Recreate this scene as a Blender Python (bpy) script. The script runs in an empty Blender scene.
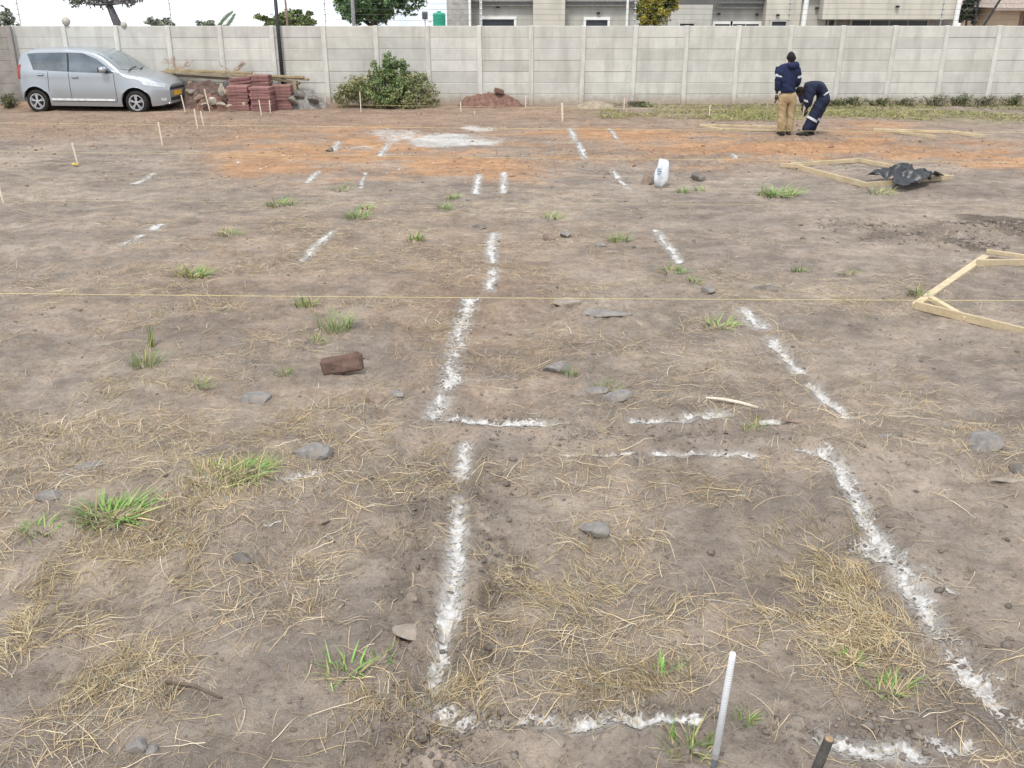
import bpy, bmesh, math, random
import numpy as np
from mathutils import Vector, Matrix

random.seed(7)
R = math.radians
scene = bpy.context.scene
COL = scene.collection

# ------------------------------------------------------------------ camera
H, F, PITCH = 3.04, 940.0, R(22.8)
W, HT = 1024, 768
cam_d = bpy.data.cameras.new('camera')
cam = bpy.data.objects.new('camera', cam_d)
COL.objects.link(cam)
cam.location = (0, 0, H)
cam.rotation_euler = (R(90) - PITCH, 0, 0)
cam_d.sensor_width = 36.0
cam_d.lens = F / W * 36.0
cam_d.clip_start = 0.05
cam_d.clip_end = 3000
scene.camera = cam
CP, SP = math.cos(PITCH), math.sin(PITCH)

# ------------------------------------------------------------------ numpy noise
def _hash(ix, iy, seed):
    n = (ix.astype(np.int64) * 374761393 + iy.astype(np.int64) * 668265263 + seed * 974634777) & 0xFFFFFFFF
    n = ((n ^ (n >> 13)) * 1274126177) & 0xFFFFFFFF
    n = n ^ (n >> 16)
    return (n & 0xFFFFFF) / float(0xFFFFFF)

def vnoise(x, y, seed=0):
    x = np.asarray(x, float); y = np.asarray(y, float)
    ix = np.floor(x); iy = np.floor(y)
    fx = x - ix; fy = y - iy
    fx = fx * fx * fx * (fx * (fx * 6 - 15) + 10); fy = fy * fy * fy * (fy * (fy * 6 - 15) + 10)
    a = _hash(ix, iy, seed); b = _hash(ix + 1, iy, seed)
    c = _hash(ix, iy + 1, seed); d = _hash(ix + 1, iy + 1, seed)
    return (a * (1 - fx) + b * fx) * (1 - fy) + (c * (1 - fx) + d * fx) * fy

def fbm(x, y, seed=0, octv=4, gain=0.5):
    s = 0; amp = 1.0; tot = 0
    for k in range(octv):
        s = s + amp * vnoise(x * 2 ** k + 17.3 * k, y * 2 ** k - 9.1 * k, seed + k)
        tot += amp; amp *= gain
    return s / tot

def sstep(a, b, v):
    t = np.clip((v - a) / (b - a), 0, 1)
    return t * t * (3 - 2 * t)

# ------------------------------------------------------------------ ground height and pixel -> ground
BUMPS = []          # (x, y, rx, ry, height)
ROUGH = []          # churned soil: (x, y, rx, ry, amplitude)
def hgt(x, y):
    x = np.asarray(x, float); y = np.asarray(y, float)
    near = np.clip(1.35 - y / 15.0, 0.18, 1.0)
    z = (fbm(x * .35, y * .35, 3, 3) - .5) * .14
    z = z + (fbm(x * 1.7, y * 1.7, 11, 3) - .5) * .085 * np.clip(near * 1.4, .3, 1)
    z = z + (fbm(x * 6.5, y * 6.5, 29, 4, .6) - .5) * .062 * near
    z = z + .15 * sstep(-5.5, -11, x) * sstep(27.2, 27.55, y)
    for bx, by, rx, ry, aa in ROUGH:
        d = ((x - bx) / rx) ** 2 + ((y - by) / ry) ** 2
        if np.ndim(d) == 0 and d > 4: continue
        z = z + aa * np.exp(-d * 1.2) * (fbm(x * 15, y * 15, 41, 3) - .45)
    for bx, by, rx, ry, hh in BUMPS:
        d = ((x - bx) / rx) ** 2 + ((y - by) / ry) ** 2
        z = z + hh * np.exp(-d * 1.6)
    if FURROWS: z = furrow(x, y, z)
    far = sstep(35, 60, np.hypot(x, y))
    return z * (1 - far) - .047 * np.clip(y - 28.8, 0, None)      # the land falls away beyond the wall

FURROWS = []
def furrow(x, y, z):
    for pts, w, dep, rid, (x0, x1, y0, y1) in FURROWS:
        sel = (x > x0) & (x < x1) & (y > y0) & (y < y1)
        if not np.any(sel): continue
        xs, ys = (x[sel], y[sel]) if np.ndim(x) else (x, y)
        d = seg_dist(xs, ys, pts)
        n_ = fbm(xs * 11, ys * 11, 71, 3)
        e = -dep * np.exp(-(d / w) ** 2) + rid * np.exp(-((d - 2.9 * w) / (1.0 * w)) ** 2) * (.2 + 1.7 * n_ ** 1.5)
        if np.ndim(x): z[sel] += e
        else: z = z + e
    return z

def ray(px, py):
    a = (px - W / 2) / F; b = -(py - HT / 2) / F
    return np.array([a, CP + b * SP, -SP + b * CP])

def G(px, py, z=None):
    d = ray(px, py)
    zz = 0.0 if z is None else z
    for _ in range(4):
        t = (zz - H) / d[2]
        x, y = d[0] * t, d[1] * t
        if z is not None: break
        zz = float(hgt(x, y))
    return Vector((x, y, zz))

def at(px, py, Y):
    d = ray(px, py); t = Y / d[1]
    return Vector((d[0] * t, Y, H + d[2] * t))

def ppm(p):          # pixels per metre at a world point (horizontal)
    return F / (p[1] * CP + (H - p[2]) * SP)

# trench-like hollows beside the lime lines and soil rises, in world units
for (px, py, rx, ry, hh) in [(490, 560, .12, .9, -.035), (415, 560, .12, .9, .03), (890, 600, .2, .6, -.03),
                             (300, 300, .5, .5, .05), (640, 320, .8, .25, .06), (545, 112, 1.2, .5, .12),
                             (230, 530, .6, .4, .05), (180, 480, .5, .3, .05), (760, 590, .4, .4, -.03)]:
    p = G(px, py, 0.0)
    BUMPS.append((p.x, p.y, rx, ry, hh))
_r = [(410, 640, 26, 130, .12), (400, 560, 24, 110, .10), (492, 620, 22, 150, .11), (430, 760, 70, 34, .14), (640, 436, 150, 8, .03), (600, 696, 130, 10, .02), (880, 560, 60, 90, .035), (930, 670, 60, 50, .04),
      (820, 715, 150, 18, .04), (150, 560, 120, 60, .05), (60, 610, 60, 40, .05), (250, 500, 120, 60, .05), (350, 330, 160, 50, .06), (620, 315, 120, 20, .08), (150, 128, 160, 14, .12), (640, 160, 200, 14, .10), (850, 145, 160, 12, .10),
      (940, 234, 110, 16, .12), (880, 330, 140, 40, .05)]
_rr = []
for px, py, rx, ry, aa in _r:
    p = G(px, py, 0.0); yf = G(px, max(py - ry, 95), 0.0).y; yn = G(px, min(py + ry, 800), 0.0).y
    _rr.append((p.x, (yf + yn) / 2, rx / ppm(p), abs(yf - yn) / 2, aa))
ROUGH.extend(_rr)

# ------------------------------------------------------------------ object helpers
def tag(o, label=None, cat=None, group=None, kind=None):
    if label: o['label'] = label
    if cat: o['category'] = cat
    if group: o['group'] = group
    if kind: o['kind'] = kind
    return o

def link(o, parent=None):
    COL.objects.link(o)
    if parent is not None: o.parent = parent
    return o

def empty(name, loc=(0, 0, 0), rz=0.0):
    o = bpy.data.objects.new(name, None)
    o.empty_display_size = .1
    COL.objects.link(o)
    o.location = loc; o.rotation_euler = (0, 0, rz)
    return o

class MB:
    """collects polygons; build() links them as one mesh object"""
    def __init__(s):
        s.v = []; s.f = []; s.c = []; s.cur = None
    def add(s, vs, fs, col=None):
        b = len(s.v)
        s.v.extend([tuple(v) for v in vs]); s.f.extend([tuple(i + b for i in f) for f in fs])
        s.c.extend([col or (1, 1, 1)] * len(vs))
    def box(s, c, d, rot=None, col=None, bev=0.0):
        bm = bmesh.new()
        bmesh.ops.create_cube(bm, size=1)
        for v in bm.verts: v.co = Vector((v.co.x * d[0], v.co.y * d[1], v.co.z * d[2]))
        if bev: bmesh.ops.bevel(bm, geom=bm.edges[:], offset=bev, segments=1, affect='EDGES')
        M = Matrix.Translation(Vector(c)) @ (rot if rot is not None else Matrix.Identity(4))
        bm.verts.index_update()
        s.add([M @ v.co for v in bm.verts], [[v.index for v in f.verts] for f in bm.faces], col)
        bm.free()
    def tube(s, pts, rad, n=8, col=None, cap=True):
        pts = [Vector(p) for p in pts]
        if not isinstance(rad, (list, tuple)): rad = [rad] * len(pts)
        vs = []; fs = []
        for i, p in enumerate(pts):
            t = (pts[min(i + 1, len(pts) - 1)] - pts[max(i - 1, 0)]).normalized()
            up = Vector((0, 0, 1)) if abs(t.z) < .9 else Vector((1, 0, 0))
            a = t.cross(up).normalized(); b = t.cross(a)
            for k in range(n):
                an = 2 * math.pi * k / n
                vs.append(p + (a * math.cos(an) + b * math.sin(an)) * rad[i])
        for i in range(len(pts) - 1):
            for k in range(n):
                fs.append((i * n + k, i * n + (k + 1) % n, (i + 1) * n + (k + 1) % n, (i + 1) * n + k))
        if cap:
            fs.append(tuple(range(n))[::-1]); fs.append(tuple((len(pts) - 1) * n + k for k in range(n)))
        s.add(vs, fs, col)
    def bar(s, a, b, w, h, col=None, bev=0.0):
        """a square-section board from a to b: w across, h upward"""
        a = Vector(a); b = Vector(b)
        d = b - a; L = d.length
        x = d.normalized(); up = Vector((0, 0, 1))
        if abs(x.z) > .95: up = Vector((0, 1, 0))
        y = up.cross(x).normalized(); z = x.cross(y)
        M = Matrix(((x.x, y.x, z.x), (x.y, y.y, z.y), (x.z, y.z, z.z))).to_4x4()
        s.box((a + b) / 2, (L, w, h), M, col, bev)
    def lathe(s, prof, n=24, axis='z', off=(0, 0, 0), col=None):
        vs = []; fs = []
        for r, z in prof:
            for k in range(n):
                an = 2 * math.pi * k / n
                c, q = r * math.cos(an), r * math.sin(an)
                p = (c, q, z) if axis == 'z' else (c, z, q)
                vs.append((p[0] + off[0], p[1] + off[1], p[2] + off[2]))
        for i in range(len(prof) - 1):
            for k in range(n):
                fs.append((i * n + k, i * n + (k + 1) % n, (i + 1) * n + (k + 1) % n, (i + 1) * n + k))
        s.add(vs, fs, col)
    def build(s, name, mat, parent=None, smooth=False, loc=None):
        me = bpy.data.meshes.new(name)
        vs = s.v
        if loc is not None:
            vs = [(v[0] - loc[0], v[1] - loc[1], v[2] - loc[2]) for v in vs]
        me.from_pydata(vs, [], s.f)
        at_ = me.color_attributes.new('Col', 'FLOAT_COLOR', 'POINT')
        arr = np.ones((len(s.v), 4), np.float32)
        if s.c: arr[:, :3] = np.array(s.c, np.float32)[:, :3]
        at_.data.foreach_set('color', arr.ravel())
        if smooth: me.shade_smooth()
        me.materials.append(mat)
        me.update()
        o = bpy.data.objects.new(name, me)
        link(o, parent)
        if loc is not None: o.location = loc
        return o

def mesh_np(name, v, quads, mat, col=None, smooth=True, parent=None, colname='Col', extra=None):
    me = bpy.data.meshes.new(name)
    v = np.asarray(v, np.float32); q = np.asarray(quads, np.int32)
    k = q.shape[1]
    me.vertices.add(len(v)); me.vertices.foreach_set('co', v.ravel())
    me.loops.add(q.size); me.loops.foreach_set('vertex_index', q.ravel())
    me.polygons.add(len(q)); me.polygons.foreach_set('loop_start', np.arange(0, q.size, k, dtype=np.int32))
    me.update(calc_edges=True)
    for nm, arr in ([(colname, col)] if col is not None else []) + (extra or []):
        a = me.color_attributes.new(nm, 'FLOAT_COLOR', 'POINT')
        arr = np.asarray(arr, np.float32)
        if arr.shape[1] == 3: arr = np.concatenate([arr, np.ones((len(arr), 1), np.float32)], 1)
        a.data.foreach_set('color', arr.ravel())
    if smooth: me.shade_smooth()
    me.materials.append(mat)
    o = bpy.data.objects.new(name, me)
    return link(o, parent)

def copy_tree(o, parent=None):
    c = o.copy(); COL.objects.link(c); c.parent = parent
    for ch in list(o.children): copy_tree(ch, c)
    return c

# ------------------------------------------------------------------ materials
class NT:
    def __init__(s, mat):
        mat.use_nodes = True
        s.t = mat.node_tree; s.t.nodes.clear()
        s.out = s.t.nodes.new('ShaderNodeOutputMaterial')
        s.b = s.t.nodes.new('ShaderNodeBsdfPrincipled')
        s.t.links.new(s.b.outputs[0], s.out.inputs['Surface'])
        s.tc = s.t.nodes.new('ShaderNodeTexCoord')
    def put(s, sock, v):
        if isinstance(v, bpy.types.NodeSocket): s.t.links.new(v, sock)
        elif isinstance(v, (tuple, list)) and len(v) == 3 and sock.type == 'RGBA': sock.default_value = (*v, 1)
        else: sock.default_value = v
    def noise(s, scale, detail=4, rough=.55, vec=None, dist=0):
        n = s.t.nodes.new('ShaderNodeTexNoise')
        n.inputs['Scale'].default_value = scale; n.inputs['Detail'].default_value = detail
        n.inputs['Roughness'].default_value = rough; n.inputs['Distortion'].default_value = dist
        s.t.links.new(vec if vec is not None else s.tc.outputs['Object'], n.inputs['Vector'])
        return n.outputs['Fac']
    def scalevec(s, sc, rot=(0, 0, 0)):
        m = s.t.nodes.new('ShaderNodeMapping')
        m.inputs['Scale'].default_value = sc; m.inputs['Rotation'].default_value = rot
        s.t.links.new(s.tc.outputs['Object'], m.inputs['Vector'])
        return m.outputs[0]
    def ramp(s, fac, a, b, lo=0.0, hi=1.0):
        m = s.t.nodes.new('ShaderNodeMapRange'); m.interpolation_type = 'SMOOTHSTEP'
        m.inputs[1].default_value = a; m.inputs[2].default_value = b
        m.inputs[3].default_value = lo; m.inputs[4].default_value = hi
        s.put(m.inputs[0], fac)
        return m.outputs[0]
    def mix(s, fac, a, b, mode='MIX'):
        m = s.t.nodes.new('ShaderNodeMix'); m.data_type = 'RGBA'; m.blend_type = mode
        s.put(m.inputs[0], fac); s.put(m.inputs[6], a); s.put(m.inputs[7], b)
        return m.outputs[2]
    def math(s, op, a, b=0.0):
        m = s.t.nodes.new('ShaderNodeMath'); m.operation = op
        s.put(m.inputs[0], a); s.put(m.inputs[1], b)
        return m.outputs[0]
    def attr(s, name):
        a = s.t.nodes.new('ShaderNodeAttribute'); a.attribute_name = name
        return a
    def sep(s, c):
        m = s.t.nodes.new('ShaderNodeSeparateColor'); s.put(m.inputs[0], c)
        return m.outputs
    def bump(s, h, dist, strength=1.0, normal=None):
        m = s.t.nodes.new('ShaderNodeBump')
        m.inputs['Distance'].default_value = dist; m.inputs['Strength'].default_value = strength
        s.put(m.inputs['Height'], h)
        if normal is not None: s.t.links.new(normal, m.inputs['Normal'])
        s.t.links.new(m.outputs[0], s.b.inputs['Normal'])
        return m.outputs[0]

MATS = {}
def mat(name, col, rough=.8, metal=0.0, var=.18, scale=8.0, bump=0.0, bscale=40.0, use_col=False, spec=.3, dirt=None, coat=0.0, trans=0.0, streak=None, splash=False):
    if name in MATS: return MATS[name]
    m = bpy.data.materials.new(name); n = NT(m)
    base = col
    if use_col:
        base = n.mix(1.0, col, n.attr('Col').outputs['Color'], 'MULTIPLY')
    f = n.noise(scale, 5, .6)
    dark = n.mix(1.0, base, (1 - var, 1 - var, 1 - var), 'MULTIPLY')
    lite = n.mix(1.0, base, (1 + var, 1 + var, 1 + var), 'MULTIPLY')
    c = n.mix(n.ramp(f, .3, .7), dark, lite)
    if streak:
        g = n.noise(1.0, 5, .6, n.scalevec(streak))
        c = n.mix(n.ramp(g, .42, .72, 0, .45), c, (col[0] * .6, col[1] * .58, col[2] * .55))
    if splash:
        so = n.t.nodes.new('ShaderNodeSeparateXYZ'); n.t.links.new(n.tc.outputs['Object'], so.inputs[0])
        sp = n.math('ADD', so.outputs[2], n.math('MULTIPLY', n.noise(7, 5, .7), .5))
        c = n.mix(n.ramp(sp, .62, .28, 0, .75), c, (.33, .25, .19))
    if dirt:
        d = n.noise(scale * .35, 6, .65)
        c = n.mix(n.ramp(d, .52, .72, 0, dirt[3]), c, dirt[:3])
    n.put(n.b.inputs['Base Color'], c)
    n.b.inputs['Roughness'].default_value = rough
    n.b.inputs['Metallic'].default_value = metal
    n.b.inputs['Specular IOR Level'].default_value = spec
    n.b.inputs['Coat Weight'].default_value = coat
    if trans:
        n.b.inputs['Transmission Weight'].default_value = trans
    if bump: n.bump(n.noise(bscale, 6, .65), bump)
    MATS[name] = m
    return m

def ground_mat():
    m = bpy.data.materials.new('soil'); n = NT(m)
    ms = n.sep(n.attr('mask').outputs['Color']); ms2 = n.sep(n.attr('mask2').outputs['Color'])
    red, lime, straw = ms[0], ms[1], ms[2]
    dark, brown, green = ms2[0], ms2[1], ms2[2]
    big = n.noise(.55, 5, .6); mid = n.noise(3.2, 6, .65); fine = n.noise(24, 6, .7); grit = n.noise(95, 4, .7)
    c = n.mix(n.ramp(big, .38, .62), (.262, .224, .194), (.350, .296, .250))
    c = n.mix(n.ramp(mid, .35, .7), c, n.mix(1.0, c, (1.26, 1.23, 1.20), 'MULTIPLY'))
    c = n.mix(n.ramp(fine, .48, .30, 0, .62), c, (.125, .102, .083))
    crumb = n.noise(42, 3, .8)
    c = n.mix(n.ramp(crumb, .42, .30, 0, .55), c, (.105, .085, .068))
    c = n.mix(n.ramp(grit, .54, .72, 0, .6), c, (.42, .38, .325))
    bn = n.math('ADD', brown, n.math('MULTIPLY', n.math('SUBTRACT', mid, .5), .8))
    c = n.mix(n.ramp(bn, .25, .8), c, n.mix(n.ramp(fine, .35, .65), (.265, .19, .142), (.39, .29, .218)))
    rn = n.math('ADD', red, n.math('MULTIPLY', n.math('SUBTRACT', mid, .5), .7))
    rc = n.mix(n.ramp(fine, .3, .7), (.40, .22, .118), (.55, .335, .19))
    c = n.mix(n.ramp(rn, .0, .95, 0, .84), c, rc)
    dn = n.math('ADD', dark, n.math('MULTIPLY', n.math('SUBTRACT', fine, .5), .9))
    c = n.mix(n.ramp(dn, .35, .95, 0, .85), c, n.mix(n.ramp(fine, .35, .65), (.095, .078, .064), (.185, .155, .130)))
    fib = n.noise(1.0, 4, .7, n.scalevec((55, 260, 60), (0, 0, .5)), .6)
    fib2 = n.noise(1.0, 4, .7, n.scalevec((230, 50, 60), (0, 0, -.35)), .6)
    ff = n.math('MAXIMUM', n.ramp(fib, .52, .68), n.ramp(fib2, .54, .70))
    sn = n.math('ADD', straw, n.math('MULTIPLY', n.math('SUBTRACT', mid, .5), .7))
    c = n.mix(n.math('MULTIPLY', ff, n.ramp(sn, .15, .85, 0, .9)), c, n.mix(n.ramp(mid, .4, .6), (.33, .26, .17), (.50, .42, .29)))
    gn = n.math('ADD', green, n.math('MULTIPLY', n.math('SUBTRACT', fine, .5), .8))
    c = n.mix(n.ramp(gn, .3, .9, 0, .85), c, n.mix(n.ramp(mid, .4, .6), (.185, .19, .075), (.27, .25, .115)))
    ln = n.math('ADD', lime, n.math('MULTIPLY', n.math('SUBTRACT', fine, .5), 1.1))
    c = n.mix(n.ramp(ln, .30, .98, 0, .92), c, (.56, .55, .53))
    mot = n.noise(4.5, 7, .75); mot2 = n.noise(1.0, 5, .7, n.scalevec((.8, 1.5, 1)))
    c = n.mix(n.ramp(mot, .38, .62), n.mix(1.0, c, (.84, .825, .81), 'MULTIPLY'), n.mix(1.0, c, (1.09, 1.09, 1.09), 'MULTIPLY'))
    c = n.mix(n.ramp(mot2, .40, .60), n.mix(1.0, c, (.86, .85, .84), 'MULTIPLY'), n.mix(1.0, c, (1.10, 1.09, 1.07), 'MULTIPLY'))
    n.put(n.b.inputs['Base Color'], c)
    n.b.inputs['Roughness'].default_value = .95
    n.b.inputs['Specular IOR Level'].default_value = .12
    lump = n.noise(7, 6, .7)
    h = n.math('ADD', n.math('ADD', n.math('MULTIPLY', fine, .55), n.math('MULTIPLY', grit, .22)), n.math('MULTIPLY', lump, .9))
    b1 = n.bump(h, .055, 1.0)
    return m

SOIL = ground_mat()
STRAW = mat('dry straw', (1, 1, 1), .75, var=.15, scale=6, use_col=True, spec=.2)
LEAF = mat('leaf', (1, 1, 1), .6, var=.22, scale=3, use_col=True, spec=.25)
LIME = mat('lime powder', (1, 1, 1), .95, var=.10, scale=30, bump=.004, bscale=90, spec=.1, use_col=True)
CHIP = mat('pale chip', (.55, .53, .50), .95, var=.2, scale=30, use_col=True)
STONE = mat('grey stone', (.225, .208, .19), .85, var=.22, scale=14, bump=.01, bscale=35, use_col=True, dirt=(.27, .225, .185, .9))
CLOD = mat('soil clod', (.20, .170, .145), .95, var=.2, scale=14, bump=.008, bscale=60, use_col=True, spec=.1)
CRUMB = mat('soil crumb', (.27, .18, .13), .95, var=.25, scale=9, use_col=True, spec=.1)
REDSOIL = mat('red soil', (.20, .12, .092), .95, var=.3, scale=9, bump=.03, bscale=22, spec=.1)
SAND = mat('pale sand', (.33, .275, .215), .95, var=.2, scale=9, bump=.02, bscale=25, spec=.1)
BRICK = mat('fired brick', (.14, .088, .07), .9, var=.2, scale=12, bump=.012, bscale=45, dirt=(.24, .19, .155, .6))
SLAB = mat('red slab', (.27, .145, .13), .85, var=.14, scale=11, bump=.004, bscale=60, use_col=True, dirt=(.36, .22, .19, .5))
CONC = mat('precast concrete', (.53, .52, .485), .9, var=.07, scale=2.4, bump=.004, bscale=50, use_col=True, dirt=(.40, .37, .33, .55), streak=(3.5, 3.5, .5), splash=True)
POSTC = mat('concrete post', (.575, .565, .53), .9, var=.07, scale=4, bump=.003, bscale=50, use_col=True, streak=(9, 9, .8), splash=True)
DARKC = mat('brown grey concrete', (.30, .275, .25), .9, var=.16, scale=3, bump=.004, streak=(4, 4, .6))  # dark tone carries the side wall's shade; the streaks are weathering
PLASTER = mat('grey plaster', (.46, .45, .41), .9, var=.07, scale=1.6, bump=.003, streak=(2.5, 2.5, .4))
PLASTERD = mat('rough grey plaster', (.37, .36, .335), .95, var=.22, scale=5, bump=.01)
CREAM = mat('cream plaster', (.55, .52, .45), .85, var=.06, scale=2, streak=(3, 3, .4))
PEACH = mat('peach plaster', (.50, .38, .27), .85, var=.08, scale=2)
WHITEP = mat('white paint', (.78, .78, .76), .6, var=.05, scale=10)
TILE = mat('roof tile', (.33, .27, .23), .85, var=.2, scale=10)
GLASS = mat('window glass', (.045, .052, .062), .12, var=.25, scale=1.5, spec=.5)
TIMBER = mat('pine timber', (.53, .43, .29), .75, var=.12, scale=5, bump=.002, use_col=True, streak=(3, 40, 40), dirt=(.40, .29, .17, .5))
OLDTIM = mat('old board', (.34, .27, .17), .85, var=.22, scale=7, use_col=True, dirt=(.23, .18, .13, .5))
PEG = mat('pale peg wood', (.66, .58, .47), .8, var=.12, scale=20)
BARK = mat('bark', (.105, .085, .072), .95, var=.3, scale=9, bump=.01)
DRYTWIG = mat('dry twig', (.40, .31, .25), .9, var=.2, scale=12)
BLACKP = mat('black plastic', (.030, .033, .038), .38, var=.3, scale=6, bump=.004, bscale=18, spec=.5, dirt=(.13, .115, .105, .4))
SACKM = mat('white woven sack', (.60, .625, .65), .7, var=.09, scale=7, bump=.03, bscale=9)
SACKINK = mat('faded blue ink', (.12, .18, .27), .75, var=.2, scale=30)
STEEL = mat('dark painted steel', (.028, .03, .034), .5, var=.2, scale=6)
GALV = mat('galvanised steel', (.40, .41, .42), .5, metal=.4, var=.12, scale=8)
ROD = mat('scuffed white rod', (.80, .81, .82), .5, var=.08, scale=25, dirt=(.45, .43, .40, .4))
STRING = mat('yellow twine', (.60, .52, .26), .8, var=.1, scale=30)
WIRE = mat('fence wire', (.10, .10, .105), .5, var=.05)
TANK = mat('green tank plastic', (.03, .30, .20), .5, var=.06, scale=3)
GLOBE = mat('lamp globe', (.40, .37, .32), .4, var=.12, scale=6)
YELLOW = mat('yellow plastic', (.70, .50, .06), .5, var=.1)

# ------------------------------------------------------------------ lime lines (pixel polylines: half-width px, strength)
LIMES = [
 # label, polyline, half width px, strength
 ('thick white powder line running down the middle of the near trench', [(457,500),(459,530),(455,570),(450,602),(447,632)], 8, 1.0),
 ('short white powder dash just above the longest centre line', [(464,448),(463,462),(461,478)], 7, .95),
 ('speckled broken powder stretch above the near left corner', [(446,634),(442,652),(437,672),(433,696)], 8, .80),
 ('bright white corner where the near trench turns right', [(431,706),(446,717),(470,721),(500,722)], 9.5, 1.0),
 ('small scuffed powder smear between the near corner and the white splash', [(496,722),(520,722),(536,721),(556,725)], 7, .86),
 ('white splash of powder on the near cross line left of the white rod', [(580,729),(597,722),(612,716),(636,722)], 9, .92),
 ('small powder spot under straw just left of the white rod', [(644,721),(660,719),(676,716),(696,717)], 6, .84),
 ('smudged white powder bank right of the dark stake', [(828,744),(856,748),(884,750),(912,756)], 11, .92),
 ('powder smear between the dark stake line and the bottom right edge', [(930,744),(945,752),(966,748)], 9, .76),
 ('long white powder line slanting down the right side of the near room', [(826,452),(842,472),(858,500),(874,534),(896,566),(918,600),(936,630)], 8.5, .95),
 ('ragged powder scatter beside the right slanting line', [(868,540),(862,556),(880,556)], 9, .66),
 ('small pale crumbs right of the right slanting line', [(925,568),(938,578),(952,590)], 6, .62),
 ('wide faded powder band in the bottom right corner', [(944,640),(962,664),(985,690),(1006,716),(1034,752)], 20, .55),
 ('short thick dash at the top of the right dotted line', [(744,311),(752,320),(762,329)], 7, .98),
 ('middle dash of the right dotted line', [(768,337),(776,347),(788,360),(798,372)], 6.5, .84),
 ('bottom dash of the right dotted line ending at bare soil', [(812,386),(822,396),(834,406),(846,416)], 6, .98),
 ('long mottled powder line above the brick level of the middle room', [(470,302),(463,320),(456,344),(451,366),(447,390)], 9, .72),
 ('powder hook at the foot of the mottled middle line', [(441,399),(438,408),(433,417)], 8, .92),
 ('dim grey powder cross line left of centre', [(446,419),(478,421),(510,423),(550,424)], 6.5, .80),
 ('thin powder streak on the upper cross line right of centre', [(632,420),(655,421),(682,422)], 4.5, .72),
 ('bright powder lump beside the pale stick', [(690,419),(706,416),(722,413)], 7, .90),
 ('tiny powder fleck under the pale stick tip', [(764,422),(778,422)], 4, .8),
 ('faint powder trace on the lower cross line left part', [(568,454),(600,454),(636,454)], 3.5, .62),
 ('powder streak on the lower cross line with a bright middle', [(655,454),(690,453),(720,453),(752,454)], 5, .84),
 ('thin powder stub joining the head of the right slanting line', [(798,450),(812,452),(822,455)], 4, .8),
 ('upright white dash on the upper centre line', [(494,234),(491,248),(492,262)], 5, .88),
 ('lower white dash directly above the yellow string', [(494,268),(491,280),(489,290)], 5, .88),
 ('thin slanting powder line in the grey soil right of centre', [(656,231),(664,241),(672,251),(679,262)], 3.8, .9),
 ('slanting white powder dash left of the brown brick area', [(331,232),(322,241),(312,251),(302,262)], 4.2, .9),
 ('short powder dash lying nearest the dark furrow on the left', [(160,225),(152,230)], 4, .85),
 ('pale powder smear at the left end of the left dashes', [(141,236),(131,241),(121,246)], 4.5, .82),
 ('left of two small upright dashes above the green tufts', [(479,175),(477,184),(476,194)], 3, .95),
 ('right of two small upright dashes above the green tufts', [(504,173),(504,183),(503,193)], 3, .95),
 ('faint slanting dash left of the white sack', [(613,172),(620,180),(628,189)], 3, .78),
 ('white dash on the grey strip in line with the lone white peg', [(579,143),(582,151),(585,160)], 2.6, .95),
 ('small dash on the orange soil above the grey strip', [(570,129),(573,135),(575,141)], 2.6, .9),
 ('little pinkish powder dash right of the small orange soil dash', [(609,128),(613,133),(617,139)], 2.4, .7),
 ('small upright dash on the bright orange soil', [(339,142),(336,146),(333,151)], 3, .9),
 ('powder dash beside the big white spread', [(389,143),(385,149),(380,156)], 3, .9),
 ('slanting dash low on the orange soil', [(318,172),(313,177),(307,183)], 3, .84),
 ('faint dash right of the low orange soil dash', [(366,173),(363,180),(361,188)], 2.6, .62),
 ('scattered powder crumbs on the grey soil left of centre', [(153,174),(145,180),(136,184)], 4, .7),
 ('powder splash below the grey angular stone', [(284,478),(300,474),(318,472)], 7, .74),
 ('small powder fleck left of the brown lump of stone', [(268,524),(280,519)], 5, .7),
 ('loose powder crumbs right of the orange strip near the timber frame', [(730,155),(737,158)], 4, .72),
]
LIME_W = []
for lab, pl, hw, st in LIMES:
    pts = [G(*p) for p in pl]
    k = ppm(pts[len(pts) // 2])
    LIME_W.append((lab, pts, hw / k * .98, st))

def seg_dist(x, y, pts):
    d = np.full(np.shape(x), 1e9)
    for a, b in zip(pts[:-1], pts[1:]):
        ax, ay, bx, by = a.x, a.y, b.x, b.y
        L = (bx - ax) ** 2 + (by - ay) ** 2 + 1e-9
        t = np.clip(((x - ax) * (bx - ax) + (y - ay) * (by - ay)) / L, 0, 1)
        d = np.minimum(d, np.hypot(x - ax - t * (bx - ax), y - ay - t * (by - ay)))
    return d

_new = []
for lab, pts, w, st in LIME_W:
    if pts[0].y > 9: continue
    w_ = max(w * 1.1, .045); m = w_ * 6
    _new.append((pts, w_, .022, .026, (min(p.x for p in pts) - m, max(p.x for p in pts) + m, min(p.y for p in pts) - m, max(p.y for p in pts) + m)))
FURROWS.extend(_new)
# ------------------------------------------------------------------ ground sheet
def ell(x, y, px, py, rx, ry, soft=.5):
    c = G(px, py, 0.0); wx = rx / ppm(c)
    yn = G(px, py + ry, 0.0).y; yf = G(px, max(py - ry, 20), 0.0).y
    wy = abs(yf - yn) / 2; cy = (yf + yn) / 2
    d = np.sqrt(((x - c.x) / wx) ** 2 + ((y - cy) / wy) ** 2)
    return 1 - sstep(1 - soft, 1 + soft, d)

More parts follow.
